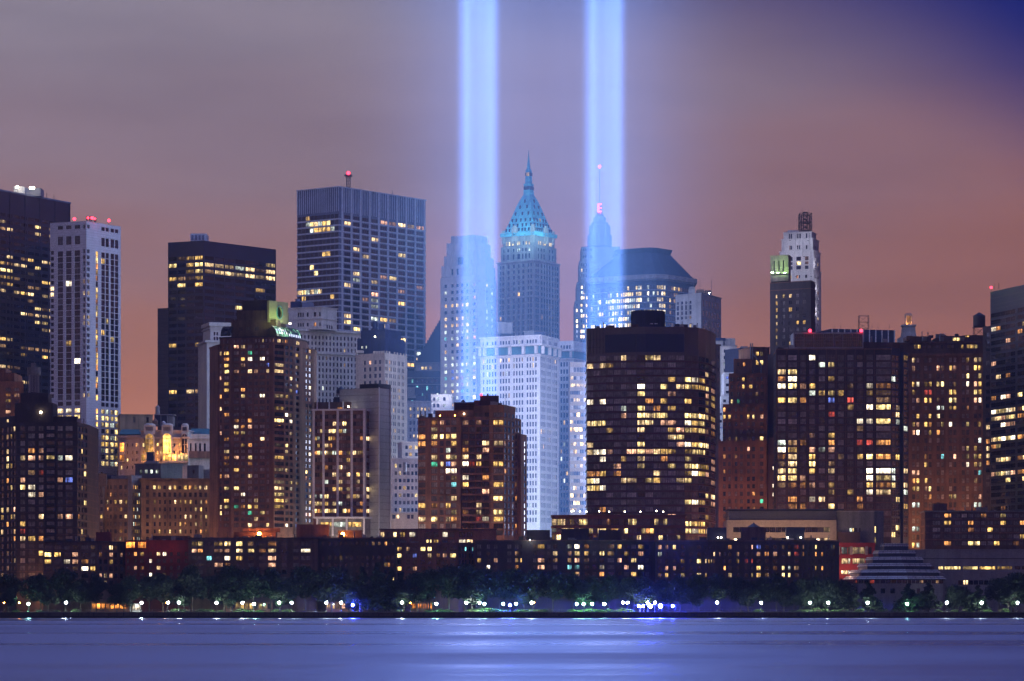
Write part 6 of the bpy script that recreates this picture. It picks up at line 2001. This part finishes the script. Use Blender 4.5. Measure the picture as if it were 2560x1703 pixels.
    for x in (1597, 1608, 1626, 1651, 1682):
        b = Bld('blue_floodlight', 'small deep blue floodlight hung under the pergola roof', x, 1302.0, 'floodlight', 'blue floodlights on the pergola', z=GZ + 2.2)
        c = P(x, 1302.0)
        mb = MB(); mb.sphere((c.x, c.y, GZ + 2.4), .75 if x in (1626, 1651) else .5); b.part(mb, 'lens', ['blue_lamp'])
        mb = MB(); mb.bar((c.x, c.y + .3, GZ + 2.4), (c.x, c.y + .3, GZ + 2.72), .05); b.part(mb, 'bracket', ['frame_dark'])
    # bright kiosk and glowing hoardings under the trees
    b = Bld('kiosk', 'small white kiosk glowing at the edge of the promenade', 338, 1318, 'kiosk')
    b.vol([(325, 1318), (350, 1318)], 1509, 'white_frame', {0: g([(326, 337), (338, 349)], [(1511, 1526)], lit=1, pal='W', rec=.05, mull=(1, 1))}, depth=3)
    b.finish()
    for x0, x1, lb, pal in ((228, 322, 'long orange lit pavilion wall glimpsed between tree trunks', 'O'), (1028, 1082, 'orange lit brick garden house with a bright doorway', 'O'), (815, 850, 'small yellow lit shop front under the trees', 'y'), (565, 680, 'yellow lit cafe front behind the promenade trees', 'Yy'), (852, 935, 'pale lit gallery front behind the promenade trees', 'wp')):
        b = Bld('garden_pavilion', lb, (x0 + x1) / 2, 1330, 'pavilion')
        n_ = max(3, int((x1 - x0) / 11))
        b.vol([(x0, 1330), (x1, 1330)], 1505, 'orange_brick', {0: g(ev(x0 + 1, x1 - 1, n_, .8), [(1509, 1522)], lit=.75, pal=pal, dk='dk', rec=.1, mull=(2, 1))}, depth=4)
        b.band(1504, 1506, .2, 'dark_brick', 'coping')
        b.finish()
    # benches
    proto = None
    for x in (95, 130, 255, 470, 575, 660, 760, 1130, 1375, 1405, 1540, 2045, 2110, 2215, 2310, 2410, 2500):
        p = P(x, 1306.2)
        if proto is None:
            proto = empty('bench', (p.x, p.y, GZ + .01)); tag(proto, 'plain timber bench on the promenade facing the river', 'bench', 'benches on the promenade')
            mb = MB(); mb.box(-1, 1, -.25, .25, .42, .48); mb.build('seat', ['frame_brown'], proto)
            mb = MB(); mb.box(-1, 1, .22, .28, .55, .95); mb.build('backrest', ['frame_brown'], proto)
            for sx in (-.85, .85):
                mb = MB(); mb.box(sx - .05, sx + .05, -.22, .27, 0, .42); mb.build('leg', ['frame_dark'], proto)
        else:
            o = copy_tree(proto); o.location = (p.x, p.y, GZ + .01)
            o['label'] = 'plain timber promenade bench before ' + before(x)


promenade()


# ------------------------------------------------------------------ trees
def leaf_mat(name, c):
    m, k, out = newmat(name)
    pos = k.add('ShaderNodeNewGeometry').outputs['Position']
    oi = k.add('ShaderNodeObjectInfo').outputs['Random']
    n = k.noise(pos, .5, 3)
    cc = k.ramp(k.math('ADD', k.math('MULTIPLY', n, .7), k.math('MULTIPLY', oi, .3)), [(.3, tuple(v * .55 for v in c)), (.75, tuple(v * 1.35 for v in c))])
    principled(k, out, cc, .6, 0, .3)


leaf_mat('leaf', (.009, .019, .008))
leaf_mat('leaf_light', (.055, .10, .030))
leaf_mat('leaf_dark', (.020, .038, .020))
wall_mat('bark', (.06, .048, .04), .3, .95)


def tree_proto(seed, kind, H, Wd):
    """trunk with limbs and a crown of leaf-sized faces; H height, Wd crown width"""
    rng = random.Random(seed)
    tr = MB()
    hb = H * (.20 if kind != 'cone' else .10)
    tr.lathe((0, 0), [(.32, 0), (.22, hb), (.16, H * .45), (.05, H * .8)], 7)
    lobes = []
    if kind == 'round':
        for i in range(13):
            a = rng.uniform(0, 6.28); rr = Wd * .5 * math.sqrt(rng.random()) * .68
            z = H * rng.uniform(.36, .86)
            k = 1 - abs(z / H - .58) * 1.1
            lobes.append((rr * k * math.cos(a), rr * k * math.sin(a), z, Wd * rng.uniform(.16, .25)))
        lobes.append((0, 0, H * .84, Wd * .2))
    elif kind == 'cone':
        for i in range(15):
            t = i / 14
            a = rng.uniform(0, 6.28); w = Wd * .5 * (1.0 - t) ** .75
            lobes.append((w * .45 * math.cos(a), w * .45 * math.sin(a), H * (.14 + .80 * t), max(.5, w * .68)))
    else:
        for i in range(16):
            a = rng.uniform(0, 6.28); rr = Wd * .5 * math.sqrt(rng.random()) * .8
            lobes.append((rr * math.cos(a), rr * math.sin(a), H * rng.uniform(.5, .86) - rr * .25, Wd * rng.uniform(.13, .2)))
    for (x, y, z, r) in lobes[:9]:
        tr.bar((0, 0, max(hb * .9, z * .55)), (x * .8, y * .8, z), .09, n=5)
    cr = MB()
    for (x, y, z, r) in lobes:
        n = int(150 + 42 * r * r)
        for _ in range(n):
            u, v = rng.uniform(-1, 1), rng.uniform(0, 6.28)
            q = math.sqrt(max(0, 1 - u * u)); rad = r * (rng.random() ** .30) * rng.uniform(.82, 1.10)
            p = Vector((x + rad * q * math.cos(v), y + rad * q * math.sin(v), z + rad * u * .85))
            if kind == 'willow':
                p.z -= rng.random() ** 2 * H * .42
            s = rng.uniform(.16, .34)
            nrm = Vector((rng.gauss(0, 1), rng.gauss(0, 1), rng.gauss(.4, 1))).normalized()
            t1 = nrm.orthogonal().normalized(); t2 = nrm.cross(t1)
            if kind == 'willow': t1, t2 = Vector((rng.gauss(0, .3), rng.gauss(0, .3), 1)) * 1.6, Vector((rng.gauss(0, 1), rng.gauss(0, 1), 0)).normalized() * .7
            cr.face([p - t1 * s - t2 * s * .5, p - t1 * s * .1 + t2 * s * .1 - t2 * s, p + t1 * s, p + t2 * s])
    return tr, cr


def trees():
    rng = random.Random(5)
    protos = {}
    def get(kind, i, mat):
        key = (kind, i)
        if key not in protos:
            H, Wd = {'round': (14.5, 12), 'cone': (12.5, 7.5), 'willow': (14, 13)}[kind]
            tr, cr = tree_proto(i * 7 + len(kind), kind, H, Wd)
            a = tr.build('trunk', ['bark']); c = cr.build('crown', [mat])
            protos[key] = (a.data, c.data, H)
            bpy.data.objects.remove(a); bpy.data.objects.remove(c)
        return protos[key]

    def plant(x, d, ytop, kind, label, group, wf=1.0):
        i = rng.randrange(4 if kind == 'round' else 2)
        tm, cm, H = get(kind, i, 'leaf')
        p = P(x, d)
        s = (Z(ytop, d) - GZ) / H
        r = empty({'round': 'broadleaf_tree', 'cone': 'conical_tree', 'willow': 'willow_tree'}[kind], (p.x, p.y, GZ + .01))
        tag(r, label + ' before ' + before(x), 'tree', group)
        r.scale = (s * wf, s * wf, s); r.rotation_euler = (0, 0, rng.uniform(0, 6.28))
        for nm, me in (('trunk', tm), ('crown', cm)):
            o = bpy.data.objects.new(nm, me); col.objects.link(o); o.parent = r
    RL, RG = 'dark round broadleaf tree', 'broadleaf trees behind the promenade'
    xs = [(12, 1432), (70, 1440), (105, 1428), (165, 1420), (200, 1448), (235, 1436), (290, 1452), (330, 1440), (372, 1436), (408, 1432), (440, 1445), (480, 1410), (530, 1438), (585, 1410), (628, 1412), (672, 1414), (715, 1448),
          (762, 1416), (830, 1420), (880, 1450), (1040, 1428), (1075, 1416), (1120, 1408), (1160, 1410), (1205, 1420), (1245, 1424), (1290, 1420), (1335, 1418), (1385, 1424), (1430, 1422), (1480, 1432), (1525, 1436), (1570, 1440), (1615, 1438), (1660, 1442), (1705, 1440),
          (1750, 1436), (1800, 1432), (1850, 1440), (1900, 1438), (1945, 1428), (1990, 1450), (2105, 1450), (2492, 1440), (2535, 1432), (2575, 1436)]
    for x, y in xs:
        plant(x + rng.uniform(-6, 6), rng.uniform(1312, 1326), y + rng.uniform(-4, 4), 'round', RL, RG, rng.uniform(.85, 1.15))
    for x, y in ((20, 1470), (120, 1472), (310, 1476), (460, 1475), (560, 1470), (700, 1472), (900, 1468), (1010, 1470), (1180, 1466), (1310, 1468), (1460, 1470), (1600, 1466), (1730, 1470), (1870, 1468), (1960, 1470), (2000, 1474), (2130, 1478), (2300, 1482), (2420, 1478), (2520, 1474)):
        plant(x, rng.uniform(1308, 1313), y, 'round', 'low young broadleaf tree', 'young trees behind the lamps', 1.25)
    for x, y in ((905, 1414), (945, 1404), (978, 1418), (1005, 1428)):
        plant(x, 1318, y, 'cone', 'tall dark pointed conifer', 'conifers beside the garden house', 1.2)
    for x, y in ((2170, 1455), (2272, 1457), (2320, 1452), (2445, 1462), (2118, 1452)):
        plant(x, 1311, y, 'cone', 'dense egg shaped tree', 'egg shaped trees before the pavilion', 1.75)
    for x, y in ((2035, 1430), (2075, 1432), (2395, 1452)):
        plant(x, 1316, y, 'willow', 'weeping willow with hanging branches', 'willows near the water', 1.0)

    # shrubs lit by the lamps
    rngs = random.Random(9)
    sh = []
    for i in range(3):
        mb = MB()
        for _ in range(420):
            u, v = rngs.uniform(0, 1), rngs.uniform(0, 6.28)
            q = math.sqrt(1 - u * u); rad = rngs.random() ** .3 * rngs.uniform(.8, 1.1)
            p = Vector((2.2 * rad * q * math.cos(v), 1.2 * rad * q * math.sin(v), .05 + 1.15 * rad * u))
            s = rngs.uniform(.1, .2); nn = Vector((rngs.gauss(0, 1), rngs.gauss(0, 1), rngs.gauss(.5, 1))).normalized(); t1 = nn.orthogonal(); t2 = nn.cross(t1)
            mb.face([p - t1 * s, p - t2 * s * .6, p + t1 * s, p + t2 * s * .6])
        o = mb.build('shrub', ['leaf_light']); sh.append(o.data); bpy.data.objects.remove(o)
    for x in (40, 100, 140, 190, 440, 460, 505, 525, 555, 600, 620, 650, 690, 720, 1000, 1070, 1085, 1100, 1118, 1180, 1200, 1222, 1240, 1262, 1300, 1322, 1335, 1350, 1362, 1430, 1445, 1462, 1475, 1490, 1505, 1520, 1555, 1572, 1895, 1980, 2000, 2020, 2040, 2060, 2090, 2110, 2150, 2200, 2235, 2250, 2270, 2290, 2345, 2385, 2420, 2470, 2510):
        o = bpy.data.objects.new('shrub', rngs.choice(sh)); col.objects.link(o)
        p = P(x, 1307.6 + rngs.random() * 2.5); o.location = (p.x, p.y, GZ + .01)
        s = rngs.uniform(.75, 1.35); o.scale = (s, s, s * rngs.uniform(.8, 1.2)); o.rotation_euler = (0, 0, rngs.uniform(-.5, .5))
        tag(o, 'low rounded green shrub before ' + before(x), 'shrub', 'shrubs behind the promenade lamps')


trees()


# ------------------------------------------------------------------ lamps behind the front row
def street_lights():
    # searchlight banks at the foot of each beam
    lamp_mat('search_lens', (.45, .62, 1), 40)
    for px, d, lb in BEAMS:
        c = P(px, d)
        r = empty('searchlight_bank', (c.x, c.y, GZ + .01))
        tag(r, 'square ring of upturned searchlights at the foot of a blue beam', 'searchlights', 'searchlight banks')
        mb = MB(); mb.box(-9, 9, -9, 9, 0, .4); mb.build('deck', ['concrete'], r)
        hm = lm = None
        for i in range(44):
            s_, t = divmod(i, 11)
            a = -7 + 14 * t / 11
            x, y = ((a, -7), (7, a), (-a, 7), (-7, -a))[s_]
            if hm is None:
                mb = MB(); mb.lathe((0, 0), [(.3, 0), (.4, .9), (.48, 1.0)], 10); o = mb.build('searchlight', ['frame_dark'], r); hm = o.data
                mb = MB(); mb.lathe((0, 0), [(.42, 1.01), (.4, 1.03)], 10); o2 = mb.build('lens', ['search_lens'], o); lm = o2.data
            else:
                o = bpy.data.objects.new('searchlight', hm); col.objects.link(o); o.parent = r
                o2 = bpy.data.objects.new('lens', lm); col.objects.link(o2); o2.parent = o
            o.location = (x, y, .4)
        # light scattered sideways out of the lit column of air
        for z, pw, cl in BEAM_GLOW:
            ld = bpy.data.lights.new('beam_light', 'POINT'); ld.energy = pw; ld.color = cl; ld.shadow_soft_size = 8.5
            lo = bpy.data.objects.new('beam_light', ld); col.objects.link(lo); lo.parent = r; lo.location = (0, 0, z)

    # sodium lamps in the streets behind, and white ones added to brighten an office
    proto = None
    for x, d, en, cl in SODIUM:
        p = P(x, d)
        if proto is None:
            proto = empty('street_light', (p.x, p.y, GZ + .01)); tag(proto, 'tall street light in a street behind the waterfront rows', 'street light', 'street lights behind the waterfront rows')
            mb = MB(); mb.lathe((0, 0), [(.16, 0), (.09, 9)], 8); mb.build('pole', ['frame_dark'], proto)
            mb = MB(); mb.box(-.25, .25, -.9, .1, 9, 9.2); mb.build('lamp_head', ['frame_dark'], proto)
            root = proto
        else:
            root = empty('street_light', (p.x, p.y, GZ + .01)); tag(root, proto['label'], 'street light', proto['group'])
            for ch in proto.children:
                if ch.type == 'MESH':
                    o = ch.copy(); col.objects.link(o); o.parent = root
        ld = bpy.data.lights.new('bulb', 'POINT'); ld.energy = en; ld.color = cl; ld.shadow_soft_size = .4
        lo = bpy.data.objects.new('bulb', ld); col.objects.link(lo); lo.parent = root; lo.location = (0, -.4, 8.6)


BEAM_GLOW = [(10 + 34 * i, 30000, (.70, .74, 1.0)) for i in range(8)] + [(320 + 90 * i, 95000, (.32, .47, 1.0)) for i in range(8)]
OR = (1, .50, .22)
SODIUM = [(1330, 1378, 40000, OR), (1325, 1440, 60000, OR), (1850, 1440, 90000, OR), (1905, 1420, 60000, OR), (2300, 1460, 90000, OR), (2400, 1450, 90000, OR), (2460, 1435, 40000, OR), (1020, 1440, 40000, (1, .75, .5)), (300, 1440, 40000, OR), (430, 1430, 40000, OR),
          (1335, 1520, 120000, (.55, 1, .62)), (560, 1385, 30000, OR), (800, 1388, 45000, (1, .88, .8)), (938, 1392, 50000, (1, .9, .84)), (740, 1380, 25000, OR), (1120, 1388, 25000, OR), (1560, 1400, 20000, OR), (2050, 1405, 40000, OR), (120, 1354, 14000, OR)]  # the two near-white entries are added to brighten the white framed office
street_lights()
print('windows as objects:', NWIN[0], 'objects:', len(bpy.data.objects))
